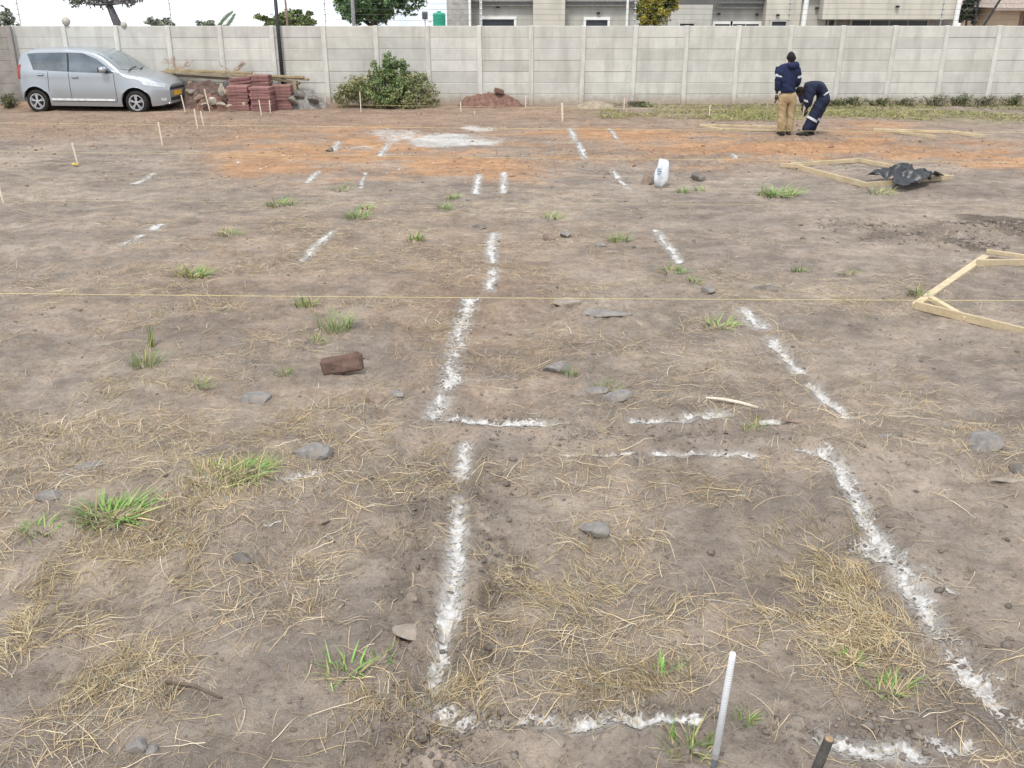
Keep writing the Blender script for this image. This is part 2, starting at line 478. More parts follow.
RED = [(340,152,100,24,1.2),(420,168,110,14,1.0),(300,166,80,13,1.0),(450,152,110,9,.7),(600,132,80,7,.85),(820,147,170,13,1.05),(960,158,110,11,.9),
       (700,136,90,8,.75),(560,152,90,8,.55),(700,164,60,8,.55),(530,180,60,10,.35),(860,128,60,7,.6),(745,168,60,10,.45),(250,140,40,12,.45),(620,160,60,7,.4)]
BROWN = [(300,122,330,26,.8),(250,300,300,110,.5),(480,330,150,120,.6),(300,430,260,60,.4),(620,260,160,40,.4),(120,250,160,70,.35),(512,128,640,24,.62),(760,150,340,16,.6),(420,172,200,14,.5),(110,122,140,20,.9),(230,135,110,18,.8),(80,107,110,8,.9),(545,114,60,9,.9),(250,170,90,22,.5),(360,102,160,6,.7),(480,112,50,5,.5),(660,150,110,9,.55),
         (560,250,140,45,.45),(400,330,120,60,.4),(300,210,150,40,.35),(540,300,120,40,.35),(1010,215,30,10,.4),(330,400,160,40,.35),(470,210,120,25,.3)]
DARK = [(905,238,55,7,.7),(1005,226,34,6,1.0),(975,245,22,5,.9),(860,228,40,5,.6),(415,560,26,120,.6),(492,600,20,150,.75),(430,740,60,40,.7),(900,655,80,30,.55),(780,700,120,25,.3),
        (560,415,110,10,.5),(640,250,60,18,.35),(170,245,60,8,.5),(185,222,25,6,.7),(340,192,40,4,.4),(330,385,30,10,.3),(45,600,60,40,.3),(600,702,120,14,.5),(690,430,120,9,.45),
        (1000,195,60,8,.5),(830,620,60,60,.3)]
STR = [(150,430,190,60,.7),(100,520,140,60,.8),(200,600,160,50,.5),(420,520,120,70,.5),(560,600,130,60,.7),(830,620,70,70,.9),(640,690,120,40,.6),(560,470,80,30,.4),
       (330,260,120,30,.6),(560,290,110,20,.5),(240,330,140,40,.5),(420,310,60,40,.6),(860,320,90,30,.45),(850,420,120,40,.35),(940,440,60,40,.5),(560,350,120,30,.45),
       (300,440,110,60,.6),(120,680,140,60,.5),(330,720,120,50,.5),(130,175,120,30,.3),(60,225,80,8,.4),(250,240,80,30,.5),(700,520,80,40,.5),(480,250,80,20,.4),(200,280,180,40,.6),(420,250,160,40,.6),(520,215,140,20,.5),(180,215,120,20,.4),(330,215,110,16,.5),(640,300,160,40,.5),(820,290,120,30,.4),(760,235,80,16,.3),(700,400,120,50,.4),(120,350,120,40,.5)]
GRN = [(800,113,150,6,.85),(950,116,100,9,.6),(620,113,60,6,.45),(235,468,40,18,.45),(150,510,60,20,.25),(730,112,80,5,.6)]
SPREAD = [(435,139,62,8,1.0),(470,142,36,6,.9),(400,134,30,5,.6),(486,128,14,3,.7)]
GREYS = [(340,122,70,7)]

rows = np.concatenate([np.linspace(-40, 1.0, 10), np.geomspace(1.3, 31, 800), np.geomspace(31.5, 1500, 26)])
scol = np.concatenate([-np.geomspace(1.03, 60, 22)[::-1], np.linspace(-1, 1, 840), np.geomspace(1.03, 60, 22)])
YY, SS = np.meshgrid(rows, scol, indexing='ij')
XX = SS * (.60 * np.clip(YY, 1.2, 31) + 2.6)
ZZ = hgt(XX, YY)
nx = (fbm(XX * .9, YY * .9, 51, 4) - .5) * 1.5; ny = (fbm(XX * .9 + 40, YY * .9, 57, 4) - .5) * 1.5
def acc(lst, soft=.55):
    m = np.zeros_like(XX)
    for e in lst: m = np.maximum(m, ell(XX + nx, YY + ny * 1.3, *e[:4], soft) * e[4])
    return m
m_red = acc(RED, .85) * (.35 + .85 * sstep(.36, .62, fbm(XX * .9 + 5, YY * 1.6, 131, 4))); m_brown = acc(BROWN, .8); m_dark = acc(DARK); m_str = acc(STR); m_grn = acc(GRN); m_lime = acc(SPREAD, .7) * (.55 + .75 * sstep(.3, .6, fbm(XX * 2.2, YY * 1.4, 141, 4)))
m_str = np.maximum(m_str, .30 * fbm(XX * .8, YY * .8, 77, 3))
m_str *= (1 - .8 * m_red)
clump = fbm(XX * 7, YY * 7, 91, 3)
for lab, pts, hw, st in LIME_W:
    bx0, bx1 = min(p.x for p in pts) - .8, max(p.x for p in pts) + .8
    by0, by1 = min(p.y for p in pts) - .8, max(p.y for p in pts) + .8
    sel = (XX > bx0) & (XX < bx1) & (YY > by0) & (YY < by1)
    d = seg_dist(XX[sel], YY[sel], pts)
    m_lime[sel] = np.maximum(m_lime[sel], np.clip(1.25 - d / (hw * 2.5), 0, 1) * st * .85)
    m_dark[sel] = np.maximum(m_dark[sel], np.clip(1.3 - d / (hw * 4.0), 0, 1) * .5)
nr, nc = XX.shape
idx = np.arange(nr * nc).reshape(nr, nc)
quads = np.stack([idx[:-1, :-1], idx[:-1, 1:], idx[1:, 1:], idx[1:, :-1]], -1).reshape(-1, 4)
V = np.stack([XX, YY, ZZ], -1).reshape(-1, 3)
mask = np.stack([m_red, m_lime, m_str, np.ones_like(XX)], -1).reshape(-1, 4)
mask2 = np.stack([m_dark, m_brown, m_grn, np.ones_like(XX)], -1).reshape(-1, 4)
ground = mesh_np('ground', V, quads, SOIL, extra=[('mask', mask), ('mask2', mask2)])
tag(ground, 'bare grey brown building plot soil with orange patches', 'ground', kind='structure')

# ------------------------------------------------------------------ lime powder lines as thin raised powder
def lime_object(name, lab, cat, pts, hw, st, seed, group):
    m = hw * 2.2 + .05
    x0, x1 = min(p.x for p in pts) - m, max(p.x for p in pts) + m
    y0, y1 = min(p.y for p in pts) - m, max(p.y for p in pts) + m
    res = max(.0045, .5 / ppm(pts[0]))
    res = max(res, math.sqrt((x1 - x0) * (y1 - y0) / 90000))
    xs = np.arange(x0, x1, res); ys = np.arange(y0, y1, res)
    Y, X = np.meshgrid(ys, xs, indexing='ij')
    wx = X + (fbm(X / hw * .45, Y / hw * .45, seed, 3) - .5) * hw * 1.4
    wy = Y + (fbm(X / hw * .45 + 30, Y / hw * .45, seed + 3, 3) - .5) * hw * 1.4
    d = seg_dist(wx, wy, pts)
    fs = 1 / (res * 2.6)
    n1 = fbm(X * fs, Y * fs, seed + 9, 2)
    n2 = fbm(X * fs * .3, Y * fs * .3, seed + 19, 2)
    n3 = fbm(X * 5, Y * 5, seed + 29, 2)
    M = (1.12 - d / (hw * 1.12)) * (.55 + .5 * st) + (n1 - .5) * 1.4 + (n2 - .5) * .75 + (n3 - .5) * 1.1 - .06 - (1 - st) * .42
    M = np.where(d > hw * 1.9, -1, M)
    Z = hgt(X, Y) + np.clip((M - .30) * .008, -.006, .0015) + .004 + (n1 - .5) * .002
    keep = M > .16
    q = keep[:-1, :-1] & keep[1:, 1:] & keep[:-1, 1:] & keep[1:, :-1]
    idn = np.arange(X.size).reshape(X.shape)
    Q = np.stack([idn[:-1, :-1], idn[:-1, 1:], idn[1:, 1:], idn[1:, :-1]], -1)[q]
    if len(Q) == 0: print('EMPTY', lab); return None
    used = np.unique(Q); remap = np.zeros(X.size, int); remap[used] = np.arange(len(used))
    Vv = np.stack([X, Y, Z], -1).reshape(-1, 3)[used]
    th = sstep(.14, 1.35, M + .25 * (n1 - .5)).reshape(-1, 1)[used] * (.75 + .35 * n2.reshape(-1, 1)[used])
    thin = np.array([[.33, .30, .27]]); full = np.array([[.56, .555, .54]])
    ccol = thin + (full - thin) * np.clip(th, 0, 1)
    c = pts[len(pts) // 2]
    Vv = Vv - np.array([c.x, c.y, 0])
    o = mesh_np(name, Vv, remap[Q], LIME, col=ccol)
    o.location = (c.x, c.y, 0)
    tag(o, lab, cat, group)
    return o
for i, (lab, pts, hw, st) in enumerate(LIME_W):
    lime_object('lime_line', lab, 'lime line', pts, hw, st, 200 + i * 31, 'lime lines marking out the rooms on the soil')

# ------------------------------------------------------------------ straw: thousands of loose stems
rng = np.random.default_rng(5)
def ribbon_blades(P, ang, L, lift, curve, width, col, seg=4, rise=None, tip=.25):
    """blades lying on the ground; P (n,2). returns verts, quads, cols"""
    n = len(P)
    t = np.linspace(0, 1, seg + 1)
    a = ang[:, None] + curve[:, None] * (t[None] - .5)
    dx = np.cos(a); dy = np.sin(a)
    step = (L / seg)[:, None]
    x = P[:, 0:1] + np.concatenate([np.zeros((n, 1)), np.cumsum(dx[:, :-1] * step, 1)], 1)
    y = P[:, 1:2] + np.concatenate([np.zeros((n, 1)), np.cumsum(dy[:, :-1] * step, 1)], 1)
    z = hgt(x, y) + lift[:, None] * (np.sin(t * np.pi)[None] * .8 + .2) + .004
    if rise is not None: z = z + rise[:, None] * t[None] ** 1.0
    w = width[:, None] * (1 - (1 - tip) * t[None] ** 2) * .5
    tilt = rng.uniform(-.7, .7, (n, 1))
    ox = -np.sin(a) * w * np.cos(tilt); oy = np.cos(a) * w * np.cos(tilt); oz = w * np.sin(tilt)
    A = np.stack([x - ox, y - oy, z - oz], -1); B = np.stack([x + ox, y + oy, z + oz], -1)
    V = np.stack([A, B], 2).reshape(-1, 3)
    base = (np.arange(n) * (seg + 1) * 2)[:, None] + (np.arange(seg) * 2)[None]
    Q = np.stack([base, base + 1, base + 3, base + 2], -1).reshape(-1, 4)
    C = np.repeat(col, (seg + 1) * 2, 0)
    return V, Q, C

def straw_density(x, y):
    d = np.zeros_like(x)
    for e in STR: d = np.maximum(d, ell(x, y, *e[:4], .6) * e[4])
    n = fbm(x * 1.6, y * 1.6, 301, 3)
    n2 = fbm(x * .5, y * .5, 311, 2)
    return np.clip(d * .9 + .16, 0, 1) * sstep(.42, .62, n + (n2 - .5) * .3)

def pick(n, ymin, ymax, pw=1.0):
    out = np.zeros((0, 2))
    while len(out) < n:
        u = rng.random(n * 3)
        y = ymin * (ymax / ymin) ** (u ** pw)
        x = rng.uniform(-1, 1, n * 3) * (.56 * y + 1.6)
        k = rng.random(n * 3) < straw_density(x, y) + .015
        red = np.zeros_like(x)
        for e in RED: red = np.maximum(red, ell(x, y, *e[:4]) * e[4])
        k &= rng.random(n * 3) > red * 1.1
        out = np.concatenate([out, np.stack([x[k], y[k]], 1)])
    return out[:n]

def straw_cols(n, br=1.0):
    pal = np.array([(.51, .39, .235), (.58, .47, .31), (.40, .295, .18), (.26, .19, .125), (.44, .36, .20), (.63, .56, .42), (.33, .30, .25)])
    c = pal[rng.choice(len(pal), n, p=[.20, .14, .20, .18, .07, .07, .14])] * rng.uniform(.75, 1.15, (n, 1)) * br
    return c
parts = []
# short litter
n = 46000; P = pick(n, 2.4, 19, .9)
flow = fbm(P[:, 0] * .7, P[:, 1] * .7, 401, 2) * 7
sc = np.clip(P[:, 1] / 6, .8, 2.2)
parts.append(ribbon_blades(P, flow + rng.normal(0, 1.1, n), rng.uniform(.025, .13, n) * np.sqrt(sc), rng.uniform(.0, .014, n), rng.normal(0, .38, n), rng.uniform(.0012, .0026, n) * sc, straw_cols(n, 1.0), 3))
# long stems
n = 4200; P = pick(n, 2.6, 11)
parts.append(ribbon_blades(P, rng.uniform(0, 6.28, n), rng.uniform(.10, .34, n), rng.uniform(.002, .022, n), rng.normal(0, .5, n), rng.uniform(.0022, .0042, n), straw_cols(n, 1.18), 6))
# scattered individuals over bare soil
n = 2600; y = 2.6 * (14 / 2.6) ** rng.random(n); P = np.stack([rng.uniform(-1, 1, n) * (.56 * y + 1.4), y], 1)
parts.append(ribbon_blades(P, rng.uniform(0, 6.28, n), rng.uniform(.03, .20, n), rng.uniform(.0, .012, n), rng.normal(0, .55, n), rng.uniform(.0016, .0032, n), straw_cols(n, 1.15), 5))
# upright stubble
n = 2600; P = pick(n, 2.8, 13)
parts.append(ribbon_blades(P, rng.uniform(0, 6.28, n), rng.uniform(.02, .08, n), rng.uniform(0, .005, n), rng.normal(0, .6, n), rng.uniform(.0024, .004, n), straw_cols(n), 3, rise=rng.uniform(.03, .12, n)))
# dense mats where the photo shows heaps of dry grass
MATS_S = [(840,600,62,42,1900),(880,650,40,30,900),(560,590,60,34,900),(110,590,55,34,1300),(70,625,30,18,500),(150,530,70,24,900),(225,480,60,26,900),(640,700,70,24,800),
          (110,680,50,26,600),(410,480,55,26,600),(520,560,30,40,300),(810,560,70,26,700),(690,490,60,18,400),(60,430,60,26,600),(250,440,60,20,500),(130,395,60,16,500),
          (300,430,50,24,450),(500,705,30,18,250),(330,600,40,20,260),(40,700,35,20,260),(440,320,26,12,250),(560,355,50,14,350),(600,290,40,8,250),(690,280,50,14,350),(880,380,40,14,300),
          (420,720,50,26,260),(340,740,40,26,260),(650,600,60,20,350),(600,550,50,24,350),(990,440,30,18,300),(870,305,40,8,250),(215,310,50,14,350),(130,545,60,14,400)]
for px, py, rx, ry, cnt in MATS_S:
    cnt = int(cnt * .66)
    c = G(px, py); k = ppm(c); yn = G(px, py + ry).y; yf = G(px, py - ry).y
    r = np.sqrt(rng.random(cnt)) ; an = rng.uniform(0, 6.28, cnt)
    P = np.stack([c.x + np.cos(an) * r * rx / k, (yn + yf) / 2 + np.sin(an) * r * abs(yf - yn) / 2], 1)
    P += (np.stack([fbm(P[:, 0] * 4, P[:, 1] * 4, 71, 3), fbm(P[:, 0] * 4 + 9, P[:, 1] * 4, 73, 3)], 1) - .5) * 1.1
    th = rng.uniform(0, 3.14)
    parts.append(ribbon_blades(P, th + rng.normal(0, .75, cnt), rng.uniform(.04, .20, cnt), rng.uniform(.002, .035, cnt), rng.normal(0, .5, cnt), rng.uniform(.0016, .0036, cnt), straw_cols(cnt, rng.choice([.7, .9, 1.08])) * np.array([[1, 1.0, .92]]), 4))
off = 0; VV = []; QQ = []; CC = []
for v, q, c in parts:
    VV.append(v); QQ.append(q + off); CC.append(c); off += len(v)
straw = mesh_np('dry_grass', np.concatenate(VV), np.concatenate(QQ), STRAW, col=np.concatenate(CC))
tag(straw, 'loose dry straw and cut grass stems strewn over the soil', 'dry grass', kind='stuff')

# ------------------------------------------------------------------ clods and small pebbles (uncountable)
def lump_cloud(name, P, S, mt, cols, lab, cat):
    bm = bmesh.new(); bmesh.ops.create_icosphere(bm, subdivisions=1, radius=1)
    bv = np.array([v.co[:] for v in bm.verts]); bf = np.array([[v.index for v in f.verts] for f in bm.faces]); bm.free()
    n = len(P); k = len(bv)
    sc = S[:, None, None] * rng.uniform(.6, 1.3, (n, 1, 3)) * np.array([1, 1, .62])
    jit = 1 + rng.normal(0, .27, (n, k, 1))
    ang = rng.uniform(0, 6.28, n); ca, sa = np.cos(ang), np.sin(ang)
    v = bv[None] * jit * sc
    vx = v[..., 0] * ca[:, None] - v[..., 1] * sa[:, None]; vy = v[..., 0] * sa[:, None] + v[..., 1] * ca[:, None]
    z = hgt(P[:, 0], P[:, 1])
    v = np.stack([vx + P[:, 0:1], vy + P[:, 1:2], v[..., 2] + (z + S * .15)[:, None]], -1).reshape(-1, 3)
    f = (bf[None] + (np.arange(n) * k)[:, None, None]).reshape(-1, 3)
    o = mesh_np(name, v, f, mt, col=np.repeat(cols, k, 0), smooth=False)
    return tag(o, lab, cat, kind='stuff')
Pl = []; Sl = []
for px, py, rx, ry, cnt, s in [(415,560,22,110,420,.011),(490,590,22,140,500,.012),(430,740,60,40,420,.014),(900,640,60,50,260,.011),(640,435,120,12,420,.010),(560,712,120,10,260,.010),(860,735,120,26,300,.012),
                               (480,420,60,8,160,.009),(450,350,40,50,200,.009),(960,700,60,40,200,.011),(905,238,50,7,160,.03),(1005,226,30,6,120,.035),(975,245,22,5,90,.032),(850,226,40,5,80,.025),(890,540,50,80,240,.010)]:
    yn = G(px, min(py + ry, 790)).y; yf = G(px, py - ry).y; c = G(px, py); k = ppm(c)
    y = rng.normal((yn + yf) / 2, abs(yf - yn) / 3.2, cnt)
    Pl.append(np.stack([c.x + rng.normal(0, rx / k * .7, cnt), y], 1)); Sl.append(rng.gamma(1.8, s * .30, cnt) + .002)
n = 2600; y = 2.6 * (24 / 2.6) ** rng.random(n)
Pl.append(np.stack([rng.uniform(-1, 1, n) * (.56 * y + 1.4), y], 1)); Sl.append(rng.gamma(1.3, .0042, n) + .002 + .0004 * y)
P = np.concatenate(Pl); S = np.clip(np.concatenate(Sl), 0, .020 + .0012 * P[:, 1])
lump_cloud('soil_clods', P, S, CLOD, np.ones((len(P), 3)) * rng.uniform(.75, 1.25, (len(P), 1)), 'crumbly dark soil clods beside the dug lines', 'soil clods')
# brown and reddish crumbs on the far disturbed band
n = 1500; cx = rng.uniform(0, 1024, n); cy = rng.uniform(112, 180, n)
PP = np.array([G(a, b, 0.0)[:2] for a, b in zip(cx, cy)])
lump_cloud('earth_crumbs', PP, rng.gamma(1.4, .008, n) + .006, CRUMB, rng.uniform(.8, 1.3, (n, 1)) * np.ones((n, 3)), 'reddish earth crumbs over the disturbed far soil', 'earth crumbs')
n = 130; cx = rng.normal(420, 150, n); cy = rng.normal(143, 20, n).clip(112, 200)
PP = np.array([G(a, b, 0.0)[:2] for a, b in zip(cx, cy)])
lump_cloud('pale_chips', PP, rng.gamma(1.5, .005, n) + .005, CHIP, np.ones((n, 3)), 'pale chips scattered round the white spread', 'pale chips')

# ------------------------------------------------------------------ stones (things)
def stone_mesh(seed, flat=.6):
    r = random.Random(seed)
    bm = bmesh.new(); bmesh.ops.create_icosphere(bm, subdivisions=3, radius=1)
    planes = []
    for _ in range(9):
        nrm = Vector((r.gauss(0, 1), r.gauss(0, 1), r.gauss(0, .8))).normalized(); planes.append((nrm, r.uniform(.45, .85)))
    for v in bm.verts:
        for nrm, d in planes:
            e = v.co.dot(nrm) - d
            if e > 0: v.co -= nrm * e * .92
        v.co *= 1 + r.uniform(-.015, .015)
        v.co.z *= flat
    return bm
def stone(px, py, wpx, hpx, lab, seed, flat=.55, tint=(1, 1, 1), rz=None, name='stone', cat='stone'):
    p = G(px, py + hpx * .30); k = ppm(p)
    sx = wpx / k / 2 * 1.12
    dep = (hpx / k / 2) / max(math.sin(math.atan2(H, p.y)) + .35, .3) * 1.15
    bm = stone_mesh(seed, 1.0)
    rot = Matrix.Rotation(rz if rz is not None else random.Random(seed).uniform(-.5, .5), 4, 'Z')
    sz = min(sx, dep) * flat
    for v in bm.verts: v.co = rot @ Vector((v.co.x * sx, v.co.y * dep, v.co.z * sz))
    me = bpy.data.meshes.new(name); bm.to_mesh(me); bm.free()
    a = me.color_attributes.new('Col', 'FLOAT_COLOR', 'POINT')
    a.data.foreach_set('color', np.tile(np.array([*tint, 1], np.float32), len(me.vertices)))
    me.materials.append(STONE); me.shade_smooth(); me.set_sharp_from_angle(angle=R(17))
    o = link(bpy.data.objects.new(name, me)); o.location = (p.x, p.y, p.z + sz * .28)
    return tag(o, lab, cat, 'stones lying on the plot')
GREY = (1, 1, 1.02); BRN = (.98, .80, .68); DRK = (.66, .63, .61); PAL = (1.3, 1.2, 1.08)
for i, s in enumerate([
 (313,447,46,24,'grey angular stone lying above the white powder splash',.6,GREY),
 (376,399,20,14,'small brown stone just below the brown brick',.7,BRN),
 (397,392,22,8,'flat grey chip to the right of the small brown stone',.4,GREY),
 (317,519,30,14,'rounded brown lump of stone among straw left of the thick line',.7,BRN),
 (242,556,28,17,'dark grey wedge stone on the left slope',.6,DRK),
 (92,463,30,13,'grey flat stone above the left green clump',.4,GREY),
 (50,492,26,18,'grey stone half buried left of the green clump',.4,GREY),
 (413,624,38,28,'pale dusty slab stone beside the thick white line',.32,PAL),
 (594,524,28,28,'dusty grey stone in the middle of the near room',.55,GREY),
 (557,365,26,20,'grey wedge stone beside a grass shoot in the middle room',.5,GREY),
 (617,393,30,14,'long grey stone under green blades in the middle room',.55,GREY),
 (598,388,22,12,'low buried grey stone left of the long one',.35,GREY),
 (567,301,26,13,'light grey stone lying just under the yellow string',.5,PAL),
 (664,395,16,6,'small dark stone left of the pale stick',.5,DRK),
 (984,436,32,36,'big rounded grey stone near the right edge',.7,GREY),
 (1012,478,40,9,'flat pale slab stone at the right edge',.3,PAL),
 (795,418,24,8,'thin brownish chip right of the pale stick',.35,BRN),
 (708,290,16,10,'small grey stone in straw right of the string centre',.6,GREY),
 (765,287,26,9,'dark jagged stone right of the green seedling',.5,DRK),
 (566,234,13,8,'small grey stone left of the bright seedling',.6,GREY),
 (548,237,14,8,'reddish stone beside the small grey one',.6,BRN),
 (601,243,14,7,'flat grey stone touching the bright seedling',.4,GREY),
 (137,742,22,20,'rounded grey stone in the bottom left corner',.8,GREY),
 (152,748,12,12,'little grey stone against the corner stone',.8,GREY),
 (697,177,15,10,'dark grey stone to the right of the white sack',.7,DRK),
 (650,179,20,12,'brown earth lump left of the white sack',.7,BRN),
 (883,434,12,6,'small stone on bare soil right of the dotted line',.5,GREY),
 (255,392,28,22,'low grey rock in the straw left of the brown brick',.35,GREY),
 (480,226,16,6,'thin flat stone at the head of the upper centre line',.4,DRK),
 (604,311,50,12,'long low grey rock right below the yellow string',.35,GREY),
 (330,150,10,4,'tiny dark stone on orange soil',.6,DRK),
 (1018,465,14,22,'dark stone at the right edge above the flat slab',.6,DRK),
]):
    stone(s[0], s[1], s[2], s[3], s[4], 900 + i * 7, s[5], s[6])

# brown brick
p = G(343, 373); k = ppm(p)
mb = MB(); mb.box((0, 0, 0), (.345, .10, .165), Matrix.Rotation(R(-14), 4, 'X') @ Matrix.Rotation(R(-7), 4, 'Y'), bev=.026)
for i, v in enumerate(mb.v):
    mb.v[i] = tuple(np.array(v) + (np.array([_hash(np.array([i]), np.array([3 + j]), 5)[0] for j in range(3)]) - .5) * .026)
b = mb.build('brick', BRICK); b.location = (p.x, p.y, p.z + .075); b.rotation_euler = (0, 0, R(10))
tag(b, 'dark brown brick lying on its edge among straw', 'brick')

# ------------------------------------------------------------------ green tufts
def tuft(px, py, wpx, hpx, lab, n=90, green=.7, name='grass_tuft', seed=0, wid=.0045):
    r = np.random.default_rng(seed + 40)
    c = G(px, py + hpx * .35); k = ppm(c)
    rx = wpx / k / 2; ry = rx * .75; hh = hpx / k * .85
    V = []; Q = []; C = []
    g1 = np.array([(.17, .32, .075), (.23, .38, .10), (.13, .25, .06), (.29, .38, .13)]); d1 = np.array([(.46, .38, .2), (.34, .30, .12), (.40, .35, .17), (.28, .27, .10)])
    seg = 5; b = 0
    for i in range(n):
        rr = math.sqrt(r.random()) * .8; an = r.uniform(0, 6.28)
        x0 = c.x + math.cos(an) * rr * rx; y0 = c.y + math.sin(an) * rr * ry
        da = an + r.normal(0, .8); out = r.uniform(.2, 1.1) * rx * .9; up = hh * r.uniform(.3, 1.0)
        z0 = float(hgt(x0, y0)) - .005
        w = wid * r.uniform(.7, 1.6) * (1.7 if (seed // 13) % 4 == 1 else 1.0); side = np.array([-math.sin(da), math.cos(da), 0])
        cc = (g1[r.integers(4)] * (.7 + .5 * ((seed * 37) % 10) / 10) if r.random() < green * .92 else d1[r.integers(4)]) * r.uniform(.75, 1.25)
        droop = r.uniform(.2, 1.1)
        for s in range(seg + 1):
            t = s / seg
            pz = up * (t * 1.25 - droop * .6 * t * t)
            p = np.array([x0 + math.cos(da) * out * t ** 1.4, y0 + math.sin(da) * out * t ** 1.4, z0 + max(pz, 0)])
            ww = w * (1 - t ** 1.6 * .92) * .5
            V.append(p - side * ww); V.append(p + side * ww + np.array([0, 0, ww * .6])); C += [cc, cc]
            if s: q = b + s * 2; Q.append((q - 2, q - 1, q + 1, q))
        b += (seg + 1) * 2
    V = np.array(V) - np.array(c)
    o = mesh_np(name, V, np.array(Q), LEAF, col=np.array(C)); o.location = c
    return tag(o, lab, 'grass tuft' if name == 'grass_tuft' else 'weed', 'green tufts growing on the plot')
TUFTS = [
 (145,355,40,34,'green grass tuft on bare soil at left with one upright stem',90,.8),
 (152,335,9,34,'single tall green shoot rising from the left tuft',14,.95),
 (335,320,42,30,'fresh green tuft just below the yellow string left of centre',110,.85),
 (305,299,26,16,'green tuft touched by the yellow string',60,.8),
 (318,338,26,12,'low dull tuft beneath the fresh green one',40,.6),
 (115,512,76,19,'broad bright green clump in the straw at far left',190,.85),
 (40,525,46,12,'smeared pale green clump at the left edge',80,.65),
 (245,466,62,15,'wide yellowish green patch above the powder splash',200,.55),
 (215,475,64,14,'drier straw coloured part left of the yellowish patch',150,.30),
 (345,664,60,22,'pale green sprig left of the near trench',34,.95),
 (378,655,30,20,'thin green shoots right of the pale sprig',20,.85),
 (200,382,28,16,'small green weed in straw above the dark wedge stone',40,.7),
 (283,370,22,13,'pale green seedling left of the brown brick',36,.8),
 (192,272,40,16,'dull green tuft above the yellow string at left',80,.65),
 (226,231,30,10,'small dull tuft near the dark furrow',50,.6),
 (280,201,34,12,'green tuft below the orange soil, leftmost',80,.8),
 (356,213,30,13,'bright green tuft in the middle of the field',80,.85),
 (366,206,18,6,'tiny tuft joined to the middle bright one',30,.8),
 (444,205,18,11,'green tuft left of the two upright dashes',50,.85),
 (453,195,16,9,'small green tuft touching the left upright dash',40,.85),
 (342,187,26,8,'thin green tuft at the edge of the orange soil',40,.75),
 (415,236,22,12,'faint green tuft right of the field centre',40,.7),
 (619,237,26,14,'bright green seedling among small grey stones',60,.9),
 (672,268,34,10,'green tuft at the foot of the thin slanting line',60,.85),
 (695,278,22,10,'grey green seedling beside straw',30,.6),
 (777,190,44,15,'wide green tuft in front of the timber frame',120,.85),
 (683,189,16,10,'green tuft right of the white sack',44,.85),
 (700,188,14,8,'second green tuft right of the white sack',36,.8),
 (880,190,30,10,'yellow green tuft under the black plastic sheet',60,.6),
 (720,322,40,12,'grey green tuft below the string at right',60,.6),
 (798,268,16,8,'little green tuft in bare soil right of the dark stone',40,.8),
 (848,272,22,7,'yellowish tuft in the right soil',30,.55),
 (918,290,26,14,'dull green tuft at the corner of the near timber frame',50,.6),
 (570,370,18,16,'green shoot leaning on the grey wedge stone',18,.85),
 (610,384,34,14,'green blades over the long grey stone',34,.75),
 (752,425,24,16,'green tuft beside the pale stick',40,.7),
 (890,682,46,26,'green tuft inside the heap of dry grass at right',80,.6),
 (665,668,40,26,'soft green blade behind the white rod',12,.95),
 (745,715,30,26,'green shoots at the foot of the white rod',24,.8),
 (550,215,28,8,'faint yellow green tuft in the far middle',50,.5),
 (690,740,60,30,'yellow green tuft left of the white rod',70,.5),
 (850,655,30,16,'half dry tuft in the dry grass heap',50,.4),
]
for i, t in enumerate(TUFTS):
    tuft(*t[:5], n=t[5], green=t[6], seed=i * 13, wid=.0055 if t[1] > 300 else .009)

# strip of rough grass before the wall: uncountable
def grass_strip(name, pix, n, hmin, hmax, lab, green, wid=.012):
    V = []; C = []; r = np.random.default_rng(len(name) + n)
    pts = []
    while len(pts) < n:
        a = r.uniform(pix[0], pix[2]); b_ = r.uniform(pix[1], pix[3])
        p = G(a, b_, 0.0)
        if vnoise(np.array([p.x * .9]), np.array([p.y * 1.6]), 5)[0] + r.normal(0, .1) > .38: pts.append((p.x, p.y))
    P = np.array(pts)
    cols = np.array([(.17, .20, .07), (.24, .25, .09), (.33, .29, .13), (.13, .17, .05)])[r.choice(4, n, p=green)] * r.uniform(.8, 1.25, (n, 1))
    v, q, c = ribbon_blades(P, r.uniform(0, 6.28, n), r.uniform(.04, .16, n), np.zeros(n), r.normal(0, .8, n), r.uniform(.6, 1.4, n) * wid, cols, 3, rise=r.uniform(hmin, hmax, n))
    o = mesh_np(name, v, q, LEAF, col=c)
    return tag(o, lab, 'grass', kind='stuff')
grass_strip('verge_grass', (600, 104.5, 1060, 121), 11000, .015, .07, 'rough yellow green grass along the foot of the wall', [.16, .30, .52, .02])

